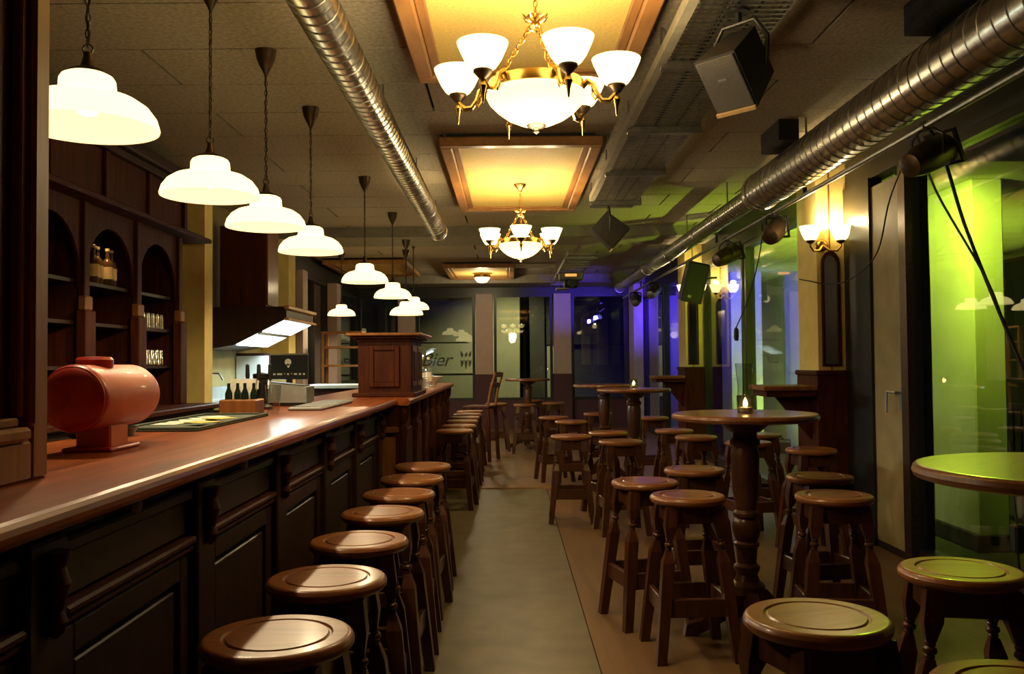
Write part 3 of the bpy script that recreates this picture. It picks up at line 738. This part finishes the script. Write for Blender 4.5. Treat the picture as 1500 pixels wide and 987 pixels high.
# ================================================================== TABLES
def make_table():
    t = thing('high_table', '-', 'table')
    z = 1.065
    MB().lathe([(.001, z-.036), (.325, z-.036), (.345, z-.030), (.350, z-.018), (.347, z-.007), (.341, z-.0015), (.335, z), (.328, z), (.001, z)], 64).build('table_top', 'table', t)
    MB().lathe([(.075, z-.09), (.11, z-.06), (.13, z-.036)], 24).build('top_collar', 'stool', t)
    MB().lathe([(.085, .20), (.085, .24), (.060, .26), (.050, .29), (.062, .315), (.062, .33), (.046, .345), (.052, .42), (.060, .425), (.062, .44), (.05, .45), (.062, .475), (.068, .51), (.062, .545), (.05, .56), (.062, .57), (.062, .585), (.050, .60), (.064, .70), (.068, .86), (.060, .90), (.072, .915), (.072, .935), (.058, .95), (.058, z-.08)], 24).build('column', 'stool', t)
    for k in range(4):
        a = pi/4+k*pi/2; m = MB()
        m.prism([(.03, .24), (.09, .22), (.16, .14), (.23, .075), (.30, .055), (.31, .0), (.26, .0), (.20, .03), (.12, .07), (.03, .10)], -.028, .028)
        m.xf(Matrix.Rotation(a, 4, 'Z')); m.build('foot', 'stool', t)
    return t
TB = make_table()
tabs = [(1.14, 4.32, 0, 'round high table with a lit candle jar, close to the beige door'),
        (1.32, 2.08, .0, 'round high table with green sheen beside the large window, cut off by the frame'),
        (1.18, 8.45, .0, 'round high table with a candle, farther down the room by the aisle'),
        (1.06, 9.95, .3, 'plain round high table behind the farther candle table'),
        (.28, 13.8, .1, 'round high table before the back windows between two pillars')]
for i, (x, y, rz, lab) in enumerate(tabs): place(TB, i == 0, lab, (x, y, .004 if y > 9.4 else 0), pi/4, 'round high tables')
# candles in glass jars
def make_candle():
    t = thing('candle_jar', '-', 'candle')
    MB().lathe([(.034, 0), (.038, .004), (.042, .085), (.039, .085), (.035, .008), (.001, .006)], 20).build('jar', 'glassware', t)
    c = MB().lathe([(.030, .009), (.030, .028), (.001, .029)], 16).build('candle', 'wax', t)
    MB().lathe([(.002, .030), (.007, .034), (.0105, .041), (.0100, .049), (.0072, .058), (.004, .066), (.0005, .074)], 12).build('flame', 'flame', c)
    return t
CD = make_candle()
place(CD, True, 'lit candle in a clear glass jar on the table near the beige door', (1.14, 4.30, 1.066), 0, 'table candles')
place(CD, False, 'lit candle in a clear glass jar on the farther table by the aisle', (1.18, 8.45, 1.066), 0, 'table candles')
vs_ = thing('vase', 'slim clear glass vase behind the candle on the table near the door', 'vase', (1.17, 4.42, 1.066))
MB().lathe([(.035, 0), (.040, .01), (.034, .12), (.046, .24), (.044, .24), (.032, .12), (.036, .014), (.001, .012)], 20).build('body', 'jar', vs_)
MB().lathe([(.037, 0), (.037, .004)], 20).build('foot', 'jar', vs_)
# wall ledges at the pillars
for i, (y, lab) in enumerate(((6.95, 'thick wooden drinks ledge fixed to the yellow pillar with the arched mirror'), (12.05, 'dark drinks ledge fixed to the pillar beside the hanging box speaker'))):
    t = thing('wall_ledge', lab, 'ledge', (2.37, y, 0), 0, 'drinks ledges on the window pillars')
    MB().box(-.44, -.02, -.20, .24, 1.085, 1.125, .008).build('ledge_top', 'brown', t)
    MB().box(-.41, -.02, -.17, .21, 1.04, 1.085, .004).build('ledge_apron', 'mahog', t)
    MB().prism([(-.02, 1.04), (-.30, 1.04), (-.02, .70)], -.02, .02).build('bracket', 'mahog', t)

# ================================================================== PENDANT LAMPS
def chain(m, p0, p1, link=.034, r=.0022, w=.0075):
    p0, p1 = Vector(p0), Vector(p1); d = p1-p0; n = max(2, int(d.length/(link*.74))); t = d.normalized()
    a = t.orthogonal().normalized(); b_ = t.cross(a)
    for i in range(n):
        c = p0+d*((i+.5)/n); s = a if i % 2 else b_
        pts = [c+t*(link*.5*cos(q))+s*(w*sin(q)) for q in [2*pi*k/8 for k in range(8)]]
        m.tube(pts, r, 5, closed=True)
    return m
def make_pendant():
    t = thing('pendant_lamp', '-', 'lamp')
    outer = [(.001, .168), (.060, .167), (.074, .160), (.081, .148), (.083, .118), (.088, .108), (.105, .102), (.145, .090), (.178, .068), (.200, .038), (.209, .008), (.208, .0)]
    inner = [(.208, .0), (.204, .002), (.196, .034), (.174, .063), (.142, .085), (.10, .097), (.080, .104), (.076, .15), (.001, .160)]
    MB().lathe(outer, 48, cap1=False).build('shade', 'shade', t)
    MB().lathe(inner, 48, cap0=False).build('shade_inside', 'shade_in', t)
    MB().lathe([(.001, .145), (.012, .135), (.018, .110), (.032, .085), (.034, .065), (.026, .045), (.001, .036)], 16).build('bulb', 'bulb', t)
    MB().lathe([(.062, .167), (.055, .176), (.022, .190), (.014, .215), (.012, .235), (.001, .236)], 20).build('cap', 'bronze', t)
    m = MB(); m.tube([Vector((.016*cos(q), 0, .245+.016*sin(q))) for q in [2*pi*k/10 for k in range(10)]], .003, 5, True)
    chain(m, (0, 0, .255), (0, 0, .835)); m.build('chain', 'bronze', t)
    MB().tube([(.004*sin(k*1.3), .004*cos(k*1.3), .25+k*.0292) for k in range(21)], .0028, 6).build('cord', 'rubber', t)
    MB().lathe([(.008, .815), (.014, .83), (.030, .86), (.048, .90), (.056, .945), (.058, .95)], 20).build('canopy', 'bronze', t)
    so = spot('pendant_bulb_light', (0, 0, .030), (0, 0, -1), P_PENDANT, WARM, 166, .25, .022); so.parent = t
    return t
PD = make_pendant()
pend = [(-1.29, 2.71), (-1.29, 3.83), (-1.29, 4.71), (-1.29, 5.78), (-1.29, 7.95), (-1.29, 9.85), (-1.29, 11.15), (-1.29, 12.0)]
for i, (x, y) in enumerate(pend):
    o = place(PD, i == 0, f'white opal glass pendant lamp above the bar, {ORD[i]} from the tall panelled post', (x, y, 2.05 if not 10.9 < y < 11.75 else 1.93), .4*i, 'opal pendant lamps')
place(PD, False, 'white opal pendant lamp before the pale pillar beyond the bar end', (-1.52, 13.1, 2.05), 0, 'opal pendant lamps')
place(PD, False, 'white opal pendant lamp hanging by itself above the shelf rack', (-2.53, 13.4, 2.05), 0, 'opal pendant lamps')

# ================================================================== COFFERS AND CHANDELIERS
def coffer(lab, x0, x1, y0, y1, zb=2.90):
    t = thing('ceiling_coffer', lab, 'ceiling panel', ((x0+x1)/2, (y0+y1)/2, zb), 0, 'gold ceiling coffers')
    a, b_ = (x1-x0)/2, (y1-y0)/2
    w = .09
    MB().box(-a+w, a-w, -b_+w, b_-w, .035, .045).build('gold_panel', 'gold', t)
    for X0, X1, Y0, Y1 in ((-a, a, -b_, -b_+w), (-a, a, b_-w, b_), (-a, -a+w, -b_+w, b_-w), (a-w, a, -b_+w, b_-w)):
        r_ = MB().box(X0, X1, Y0, Y1, 0, .07, .01).build('frame_rail', 'frame_gold', t)
    w2 = w+.05
    for X0, X1, Y0, Y1 in ((-a+w, a-w, -b_+w, -b_+w2), (-a+w, a-w, b_-w2, b_-w), (-a+w, -a+w2, -b_+w2, b_-w2), (a-w2, a-w, -b_+w2, b_-w2)):
        MB().box(X0, X1, Y0, Y1, .018, .036, .006).build('inner_moulding', 'frame_gold', t)
    MB().box(-a+.05, a-.05, -b_+.05, b_-.05, .07, .10).build('hanger_frame', 'blackm', t)
    return t
coffer('large gold ceiling panel in a wooden frame above the six-cup chandelier by the hanging speaker', -.50, .70, 2.05, 4.98)
coffer('gold ceiling panel in a wooden frame above the second chandelier', -.50, .70, 6.42, 9.28)
coffer('far gold ceiling panel with a round ceiling lamp before the back windows', -1.10, .10, 14.7, 16.85)
coffer('far gold ceiling panel on the kitchen side behind the pendant lamps', -2.95, -1.62, 14.0, 16.2)
cl = thing('ceiling_lamp', 'small round glowing ceiling lamp on the far gold panel', 'lamp', (-.48, 16.0, 2.76))
MB().lathe([(.001, 0), (.09, .02), (.13, .07), (.14, .10)], 24).build('glass_dome', 'cup', cl)
MB().lathe([(.145, .10), (.15, .12), (.15, .176)], 24).build('rim', 'brass', cl)
point('ceiling_lamp_light', (-.48, 16.0, 2.70), 30, WARM, .08)

def make_chandelier():
    t = thing('chandelier', '-', 'chandelier')
    # local z 0 at the coffer panel, hanging down
    MB().lathe([(.001, -.075), (.012, -.07), (.02, -.05), (.05, -.02), (.058, 0)], 20).build('canopy', 'brass', t)
    m = MB(); chain(m, (0, 0, -.07), (0, 0, -.225), .03, .003, .008); m.build('hanging_chain', 'brass', t)
    cw = MB().lathe([(.001, -.30), (.018, -.295), (.026, -.28), (.016, -.265), (.020, -.245), (.034, -.235), (.010, -.225)], 16).build('crown', 'brass', t)
    lf = MB()
    for k in range(8):
        a = k*pi/4; lf.tube([(.018*cos(a), .018*sin(a), -.262), (.038*cos(a), .038*sin(a), -.25), (.055*cos(a), .055*sin(a), -.232)], [.004, .007, .001], 6)
    lf.build('crown_leaves', 'brass', cw)
    for k in range(3):
        a = k*2*pi/3+.6; m = MB(); chain(m, (.018*cos(a), .018*sin(a), -.275), (.165*cos(a), .165*sin(a), -.505), .036, .0034, .010); m.build('support_chain', 'brass', t)
    MB().lathe([(.170, -.505), (.190, -.505), (.193, -.515), (.193, -.545), (.186, -.552), (.170, -.552), (.170, -.505)], 48, cap0=False, cap1=False).build('ring', 'brass', t)
    MB().lathe([(.180, -.535), (.197, -.552), (.198, -.562), (.187, -.585), (.158, -.615), (.118, -.645), (.07, -.667), (.035, -.674), (.001, -.675)], 48, cap0=False).build('bowl', 'bowl', t)
    f = MB().lathe([(.036, -.666), (.040, -.676), (.034, -.682), (.014, -.688), (.008, -.696), (.012, -.702), (.001, -.710)], 16).build('finial', 'bronze', t)
    for k in range(6):
        a = k*pi/3+pi/6
        Rm = Matrix.Rotation(a, 4, 'Z')
        arm = MB().tube([(.185, 0, -.53), (.205, 0, -.51), (.228, 0, -.525), (.240, 0, -.56), (.262, 0, -.590), (.292, 0, -.592), (.314, 0, -.570), (.318, 0, -.535)], [.012, .014, .012, .010, .011, .012, .011, .010], 8)
        arm.tube([(.225, 0, -.53), (.222, 0, -.565), (.235, 0, -.585), (.245, 0, -.57)], .005, 6)
        arm.xf(Rm); ao = arm.build('arm', 'brass', t)
        MB().lathe([(.001, -.655), (.004, -.648), (.007, -.62), (.011, -.605), (.016, -.590), (.010, -.575)], 12, (.318*cos(a), .318*sin(a), 0)).build('drop', 'brass', ao)
        MB().lathe([(.010, -.566), (.020, -.558), (.036, -.540), (.036, -.531), (.030, -.528)], 16, (.318*cos(a), .318*sin(a), 0)).build('shade_holder', 'bronze', ao)
        cx, cy = .318*cos(a), .318*sin(a)
        MB().lathe([(.032, -.535), (.050, -.522), (.068, -.496), (.081, -.468), (.092, -.443), (.096, -.430), (.092, -.430), (.077, -.468), (.064, -.494), (.046, -.516), (.001, -.523)], 28, (cx, cy, 0), cap0=False).build('cup_shade', 'cup', t)
        point('cup_light', (cx, cy, -.45), P_CUP, WARM, .03, t)
    point('bowl_light', (0, 0, -.78), P_BOWL, WARM, .12, t)
    return t
CH = make_chandelier()
place(CH, True, 'brass chandelier with six opal cups and a bowl, beside the hanging speaker', (.115, 3.50, 2.935), R(20), 'brass chandeliers')
place(CH, False, 'brass chandelier with opal cups and a bowl under the second gold panel', (.11, 8.0, 2.935), R(0), 'brass chandeliers')

# ================================================================== DUCTS
def duct(name, lab, x, z, r, y0, y1, pitch, collars=()):
    t = thing(name, lab, 'duct', (x, 0, z))
    MB().lathe([(r*.96, y0), (r, y0), (r, y1), (r*.96, y1), (r*.96, y0)], 40, axis='Y', cap0=False, cap1=False).build('pipe', 'galv', t)
    n = int((y1-y0)/pitch); pts = []
    for i in range(n*18):
        a = 2*pi*i/18; pts.append(((r+.001)*cos(a), y0+.02+(y1-y0-.04)*i/(n*18), (r+.001)*sin(a)))
    MB().tube(pts, .0038, 5).build('spiral_seam', 'galvd', t)
    for yc in collars:
        MB().lathe([(r+.002, yc-.03), (r+.010, yc-.028), (r+.010, yc+.028), (r+.002, yc+.03)], 40, axis='Y', cap0=False, cap1=False).build('collar', 'galv', t)
    for k, yc in enumerate([y0+.9+1.9*i for i in range(int((y1-y0)/1.9)+1)]):
        if yc < y1: MB().box(-.004, .004, yc-.012, yc+.012, r, 2.998-z).build('hanger', 'galvd', t)
    return t
duct('ventilation_duct', 'slim spiral ventilation duct under the ceiling beside the bar lamps', -.745, 2.72, .088, .6, 9.5, .085, (9.42,))
big = duct('ventilation_duct', 'wide ribbed spiral ventilation duct along the window wall', 2.07, 2.70, .148, -.5, 7.25, .105, (7.2,))
MB().lathe([(.148, 7.25), (.152, 7.27), (.09, 7.42)], 40, axis='Y', cap0=False, cap1=False).build('reducer', 'galv', big)
duct('ventilation_duct', 'narrower far ventilation duct continuing along the window wall', 2.07, 2.70, .088, 7.43, 16.6, .075, (9.6, 11.3, 13.2, 16.5))
for yv, lab in ((3.95, 'dark air outlet box on top of the wide duct close to the stage light'), (6.35, 'dark air outlet box on top of the wide duct near its reducer')):
    vent = thing('air_outlet', lab, 'vent', (1.96, yv, 2.80), 0, 'air outlet boxes')
    MB().box(-.07, .07, -.22, .22, .052, .198).build('box', 'blackm', vent)
    for i in range(5): MB().box(-.075, -.070, -.20, .20, .062+i*.026, .070+i*.026).build('slat', 'blackp', vent)

# cable tray
ctb = thing('cable_tray', 'perforated metal cable tray with cross brackets along the ceiling', 'cable tray', (0, 0, 0))
TX0, TX1, TZ = .80, 1.22, 2.83
MB().box(TX0-.045, TX0, 1.2, 8.2, TZ-.02, TZ+.035).build('light_fascia', 'beam', ctb)
MB().box(TX0, TX0+.006, 1.2, 8.7, TZ, TZ+.06).build('side_rail', 'galvd', ctb); MB().box(TX1-.006, TX1, 1.2, 8.7, TZ, TZ+.06).build('side_rail', 'galvd', ctb)
mesh = MB()
for i in range(150): mesh.box(TX0+.006, TX1-.006, 1.22+i*.05, 1.236+i*.05, TZ, TZ+.003)
for i in range(9): mesh.box(TX0+.03+i*.044, TX0+.046+i*.044, 1.2, 8.7, TZ+.003, TZ+.006)
mesh.build('perforated_floor', 'galvd', ctb, 'stuff')
for y in (1.85, 3.1, 4.4, 5.65, 6.95, 8.25):
    c = MB().box(TX0-.03, TX1+.03, y, y+.05, TZ-.045, TZ-.003, .003).build('cross_bracket', 'galvd', ctb)
    for x in (TX0-.02, TX1+.02): MB().box(x-.006, x+.006, y+.02, y+.032, TZ-.003, 2.999).build('hanger_rod', 'galvd', c)
c2_ = MB(); c2_.tube([(.98, 1.3, TZ+.02), (1.0, 3, TZ+.018), (.95, 5, TZ+.02), (1.02, 8.5, TZ+.02)], .014, 8)
for x in (.92, 1.08): c2_.tube([(x, 1.3, TZ+.018), (x+.02, 4, TZ+.018), (x, 8.6, TZ+.018)], .010, 6)
c2_.build('cables', 'rubber', ctb)
# second tray further back
ct3 = thing('cable_tray', 'short far cable tray continuing behind the ceiling beam', 'cable tray', (0, 0, 0))
for x in (.80, 1.2): MB().box(x, x+.008, 11.8, 16.8, 2.76, 2.82).build('side_rail', 'galvd', ct3)
for i in range(16): MB().box(.8, 1.2, 11.9+i*.3, 11.93+i*.3, 2.76, 2.775).build('rung', 'galvd', ct3)
for y in (12.2, 14.5, 16.3): MB().box(.77, 1.23, y, y+.04, 2.74, 2.76).box(.785, .795, y+.01, y+.02, 2.76, 2.999 if y < 16.9 else 2.84).build('cross_bracket', 'galvd', ct3)

# hanging speakers
def make_speaker():
    t = thing('hanging_speaker', '-', 'speaker')
    Rm = Matrix.Rotation(R(-48), 4, 'Z') @ Matrix.Rotation(R(42), 4, 'X')
    m = MB().quadbox([(-.10, -.14, -.13), (.10, -.14, -.13), (.065, .13, -.11), (-.065, .13, -.11)], [(-.10, -.14, .13), (.10, -.14, .13), (.065, .13, .11), (-.065, .13, .11)])
    m.xf(Rm); bd = m.build('cabinet', 'blackp', t)
    MB().box(-.094, .094, -.150, -.140, -.122, .122, .004).xf(Rm).build('grille', 'speaker_face', bd)
    MB().box(-.100, .100, -.158, -.140, -.140, -.118, .004).xf(Rm).build('trim', 'speaker_edge', bd)
    MB().box(-.02, .02, -.152, -.150, .02, .03).xf(Rm).build('badge', 'steel', bd)
    MB().tube([(-.13, 0, -.02), (-.14, 0, .10), (-.08, 0, .19), (.08, 0, .19), (.14, 0, .10), (.13, 0, -.02)], .010, 8).xf(Matrix.Rotation(R(-48), 4, 'Z')).build('yoke', 'blackm', t)
    MB().lathe([(.014, .19), (.014, .235)], 12).lathe([(.05, .235), (.05, .245)], 16).build('ceiling_mount', 'blackm', t)
    return t
SP = make_speaker()
place(SP, True, 'black hanging speaker with grey grille tilted down beside the large chandelier', (1.0, 3.78, 2.58), 0, 'hanging speakers')
place(SP, False, 'small black hanging speaker in front of the ceiling beam past the second chandelier', (.96, 8.45, 2.58), 2.4, 'hanging speakers')
pj = thing('projector', 'ceiling projector with orange indicator hanging before the blue-lit pillar', 'projector', (.99, 14.1, 2.62))
MB().box(-.19, .19, -.15, .15, 0, .12, .015).build('housing', 'greyp', pj)
MB().box(-.10, .08, -.153, -.15, .05, .09).build('indicator', 'led_orange', pj)
MB().lathe([(.06, -.24), (.065, -.15), (.06, -.15)], 20, (.0, 0, -.06), 'Y').box(-.11, .11, -.16, .12, -.12, -.002, .02).build('lens_block', 'blackp', pj)
MB().box(-.24, -.05, -.20, .14, -.15, -.135).tube([(-.2, 0, -.14), (-.14, 0, .02)], .008).build('shelf_plate', 'galvd', pj)
MB().lathe([(.02, .12), (.02, .138)], 12).build('ceiling_pole', 'blackm', pj)
# box speaker by the second pillar
bs = thing('box_speaker', 'tall black box speaker tilted down beside the second window pillar', 'speaker', (2.30, 11.0, 2.30))
Rm = Matrix.Rotation(R(12), 4, 'Y') @ Matrix.Rotation(R(10), 4, 'X')
MB().box(-.13, .13, -.13, .13, -.25, .25, .012).xf(Rm).build('cabinet', 'blackp', bs)
MB().box(-.12, .12, -.142, -.13, -.24, .24, .004).xf(Rm).build('grille', 'blackm', bs)
MB().box(-.06, -.02, -.146, -.142, -.19, -.16).xf(Rm).build('badge', 'steel', bs)
MB().tube([(.10, .0, .0), (.22, 0, .05), (.29, 0, .05)], .015, 8).build('wall_arm', 'blackm', bs)

# ================================================================== STAGE LIGHTS
rl = thing('lighting_rail', 'thin metal lighting rail under the window duct', 'rail', (2.12, 0, 2.50))
MB().tube([(0, .4, 0), (0, 16.4, 0)], .017, 10).build('tube', 'galvd', rl)
for y in (1.5, 3.4, 6.3, 9.0, 11.5, 14.2): MB().box(-.012, .012, y-.01, y+.01, 0, .05 if y < 7.3 else .11).build('clamp', 'blackm', rl)
def make_par(lens):
    t = thing('stage_light', '-', 'stage light')
    A = Matrix.Translation((0, 0, -.16)) @ Matrix.Rotation(R(-24), 4, 'X') @ Matrix.Rotation(0, 4, 'Z')
    MB().lathe([(.035, .15), (.060, .14), (.078, .06), (.082, -.02), (.082, -.13), (.076, -.13), (.076, -.03), (.001, -.03)], 24, axis='Y').xf(A).build('can', 'galvd' if lens == 'lens_blue' else 'bronze', t)
    MB().lathe([(.001, -.075), (.074, -.075)], 24, axis='Y', cap1=False).xf(A).build('lens', lens, t)
    MB().box(-.090, .090, -.150, -.130, -.090, -.075).box(-.090, .090, -.150, -.130, .075, .090).box(-.09, -.075, -.150, -.130, -.075, .075).box(.075, .09, -.150, -.130, -.075, .075).xf(A).build('gel_frame', 'blackm', t)
    MB().tube([(-.092, 0, -.16), (-.095, 0, -.06), (-.04, 0, -.022), (.04, 0, -.022), (.095, 0, -.06), (.092, 0, -.16)], .007, 6).lathe([(.02, -.025), (.02, .02)], 12).build('yoke', 'blackm', t)
    return t
PG = make_par('lens_green'); PBL = make_par('lens_blue')
place(PG, True, 'round stage light with green lens above the big window by the door frame', (2.12, 4.45, 2.50), R(115), 'green stage lights')
place(PG, False, 'bronze stage light with green lens beside the yellow pillar with sconce', (2.12, 7.05, 2.50), R(150), 'green stage lights')
place(PG, False, 'bronze stage light with green lens between the two window pillars', (2.12, 8.6, 2.50), R(120), 'green stage lights')
place(PBL, True, 'stage light with blue lens past the second pillar under the duct', (2.12, 13.0, 2.50), R(150), 'blue stage lights')
place(PBL, False, 'stage light with blue lens near the back corner under the duct', (2.12, 14.8, 2.50), R(170), 'blue stage lights')
spot('green_beam', (2.36, 4.52, 2.33), (3.9, 4.9, 1.9), P_GREEN*.5, (.72, 1, .06), 80, .7)
spot('green_beam', (2.02, 4.30, 2.30), (1.18, 2.15, .7), P_GREEN*.19, (.70, 1, .05), 44, 1)
spot('green_beam', (2.34, 8.68, 2.36), (3.6, 9.6, 2.4), P_GREEN*.5, (.70, 1, .06), 80, .8)
spot('green_beam', (2.22, 7.40, 2.36), (3.3, 8.3, 2.6), P_GREEN*.35, (.70, 1, .06), 90, .8)
spot('blue_beam', (2.05, 13.2, 2.36), (1.10, 17.8, 2.75), P_BLUE*2.4, (.10, .05, 1), 24, .9)
spot('blue_beam', (2.05, 14.95, 2.36), (2.5, 17.2, 2.3), P_BLUE*1.8, (.10, .05, 1), 46, .8)

# ------------------------------------------------------------------ sconces and mirrors
def make_sconce():
    t = thing('wall_sconce', '-', 'lamp')
    MB().lathe([(.001, -.03), (.03, -.026), (.045, -.012), (.05, 0)], 20, (0, 0, 0), 'Y').build('wall_plate', 'brass', t)
    for s in (-1, 1):
        a = MB().tube([(0, -.02, 0), (s*.04, -.05, -.045), (s*.09, -.08, -.05), (s*.115, -.09, -.02), (s*.115, -.09, .015)], [.009, .010, .009, .008, .008], 8).build('arm', 'brass', t)
        MB().lathe([(.010, .0), (.034, .02), (.034, .03)], 14, (s*.115, -.09, 0)).build('shade_holder', 'bronze', a)
        MB().lathe([(.030, .024), (.048, .04), (.064, .075), (.078, .115), (.084, .135), (.080, .135), (.060, .075), (.044, .045), (.001, .034)], 24, (s*.115, -.09, 0), cap0=False).build('cup_shade', 'cup', t)
        point('sconce_light', (s*.115, -.09, .16), P_SCONCE, WARM, .03, t)
    return t
SCN = make_sconce()
place(SCN, True, 'brass wall sconce with two glowing cups on the yellow pillar above the arched mirror', (2.41, 6.80, 2.20), 0, 'wall sconces')
place(SCN, False, 'brass wall sconce with two glowing cups on the far window pillar', (2.44, 11.9, 2.20), 0, 'wall sconces')
def mirror(lab, y):
    t = thing('arched_mirror', lab, 'mirror', (2.47, y, 1.27), 0, 'arched mirrors on the pillars')
    w, hh = .070, .78
    arc = [(w*cos(q), hh+w*1.5*sin(q)) for q in [pi*k/14 for k in range(15)]]
    inn = [((w-.02)*cos(q), hh+(w-.02)*1.5*sin(q)) for q in [pi*k/14 for k in range(15)]]
    m = MB()
    O = [(w, 0)]+arc+[(-w, 0)]; I = [(w-.02, .02)]+inn+[(-w+.02, .02)]
    n = len(O)
    for k in range(n): m.prism([O[k], O[(k+1) % n], I[(k+1) % n], I[k]], -.022, 0)
    m.build('frame', 'mahog', t)
    MB().prism([(w-.02, .02)]+inn+[(-w+.02, .02)], -.008, -.001).build('glass', 'mirror', t)
    return t
mirror('narrow arched mirror in a dark wooden frame on the yellow pillar near the door', 6.80)
mirror('narrow arched mirror in a dark wooden frame on the far window pillar', 11.9)

# ------------------------------------------------------------------ cables
def cable(lab, pts, r=.006):
    cu = []
    P = [Vector(p) for p in pts]
    for i in range(len(P)-1):
        p0, p1, p2, p3 = P[max(i-1, 0)], P[i], P[i+1], P[min(i+2, len(P)-1)]
        for k in range(6):
            t = k/6
            cu.append(.5*((2*p1)+(-p0+p2)*t+(2*p0-5*p1+4*p2-p3)*t*t+(-p0+3*p1-3*p2+p3)*t**3))
    cu.append(P[-1])
    return tag(MB().tube(cu, r, 6).build('hanging_cable', 'rubber'), lab, 'cable')
cable('thick black cable hanging down across the large green window', [(2.14, 4.5, 2.53), (2.24, 4.52, 2.35), (2.30, 4.45, 2.0), (2.38, 4.3, 1.55), (2.45, 4.15, 1.15), (2.50, 4.0, .75), (2.52, 3.9, .30), (2.53, 3.8, .05)], .009)
cable('thinner black cable hanging beside the thick one on the large green window', [(2.13, 4.6, 2.53), (2.22, 4.58, 2.2), (2.35, 4.34, 1.7), (2.43, 4.2, 1.30), (2.50, 3.75, 1.05), (2.53, 3.55, 1.0)], .006)
cable('black cable sagging from the stage light across the door to the pillar sconce', [(2.12, 4.5, 2.53), (2.30, 5.3, 2.30), (2.46, 5.9, 2.03), (2.46, 6.35, 1.90), (2.40, 6.66, 1.89), (2.34, 6.86, 1.93), (2.30, 7.0, 1.96)], .005)
cable('thin cable hanging under the middle stage light in front of the window', [(2.12, 7.3, 2.53), (2.10, 7.4, 2.2), (2.08, 7.7, 1.85), (2.05, 8.0, 1.62)], .005)
pg = thing('plug_socket', 'black plug dangling from a thin cable in front of the window', 'plug', (2.05, 8.0, 1.62))
MB().lathe([(.008, 0), (.022, -.02), (.024, -.09), (.016, -.12), (.001, -.121)], 12).build('body', 'blackp', pg)
MB().lathe([(.004, -.12), (.004, -.14)], 8, (.008, 0, 0)).lathe([(.004, -.12), (.004, -.14)], 8, (-.008, 0, 0)).build('pins', 'steel', pg)
pw = thing('power_plug', 'black power plug hanging by the window below the green-lit table', 'plug', (2.50, 4.40, .50))
MB().box(-.025, .025, -.03, .03, -.14, .0, .010).build('body', 'blackp', pw)
MB().tube([(0, 0, 0), (0, .02, .12), (.01, .05, .28), (.03, .10, .40)], .006, 6).build('lead', 'rubber', pw)
MB().tube([(0, 0, -.13), (0, -.01, -.25), (.01, -.03, -.40), (.02, -.10, -.492)], .006, 6).build('lead', 'rubber', pw)
fx = thing('tube_light', 'switched-off white tube light fixture on the ceiling near the projector', 'lamp', (.44, 15.1, 2.94))
MB().box(-.36, .36, -.04, .04, .02, .06, .006).build('housing', 'white', fx)
MB().lathe([(.013, -.33), (.013, .33)], 12, (0, 0, .006), 'X').build('tube', 'white', fx)
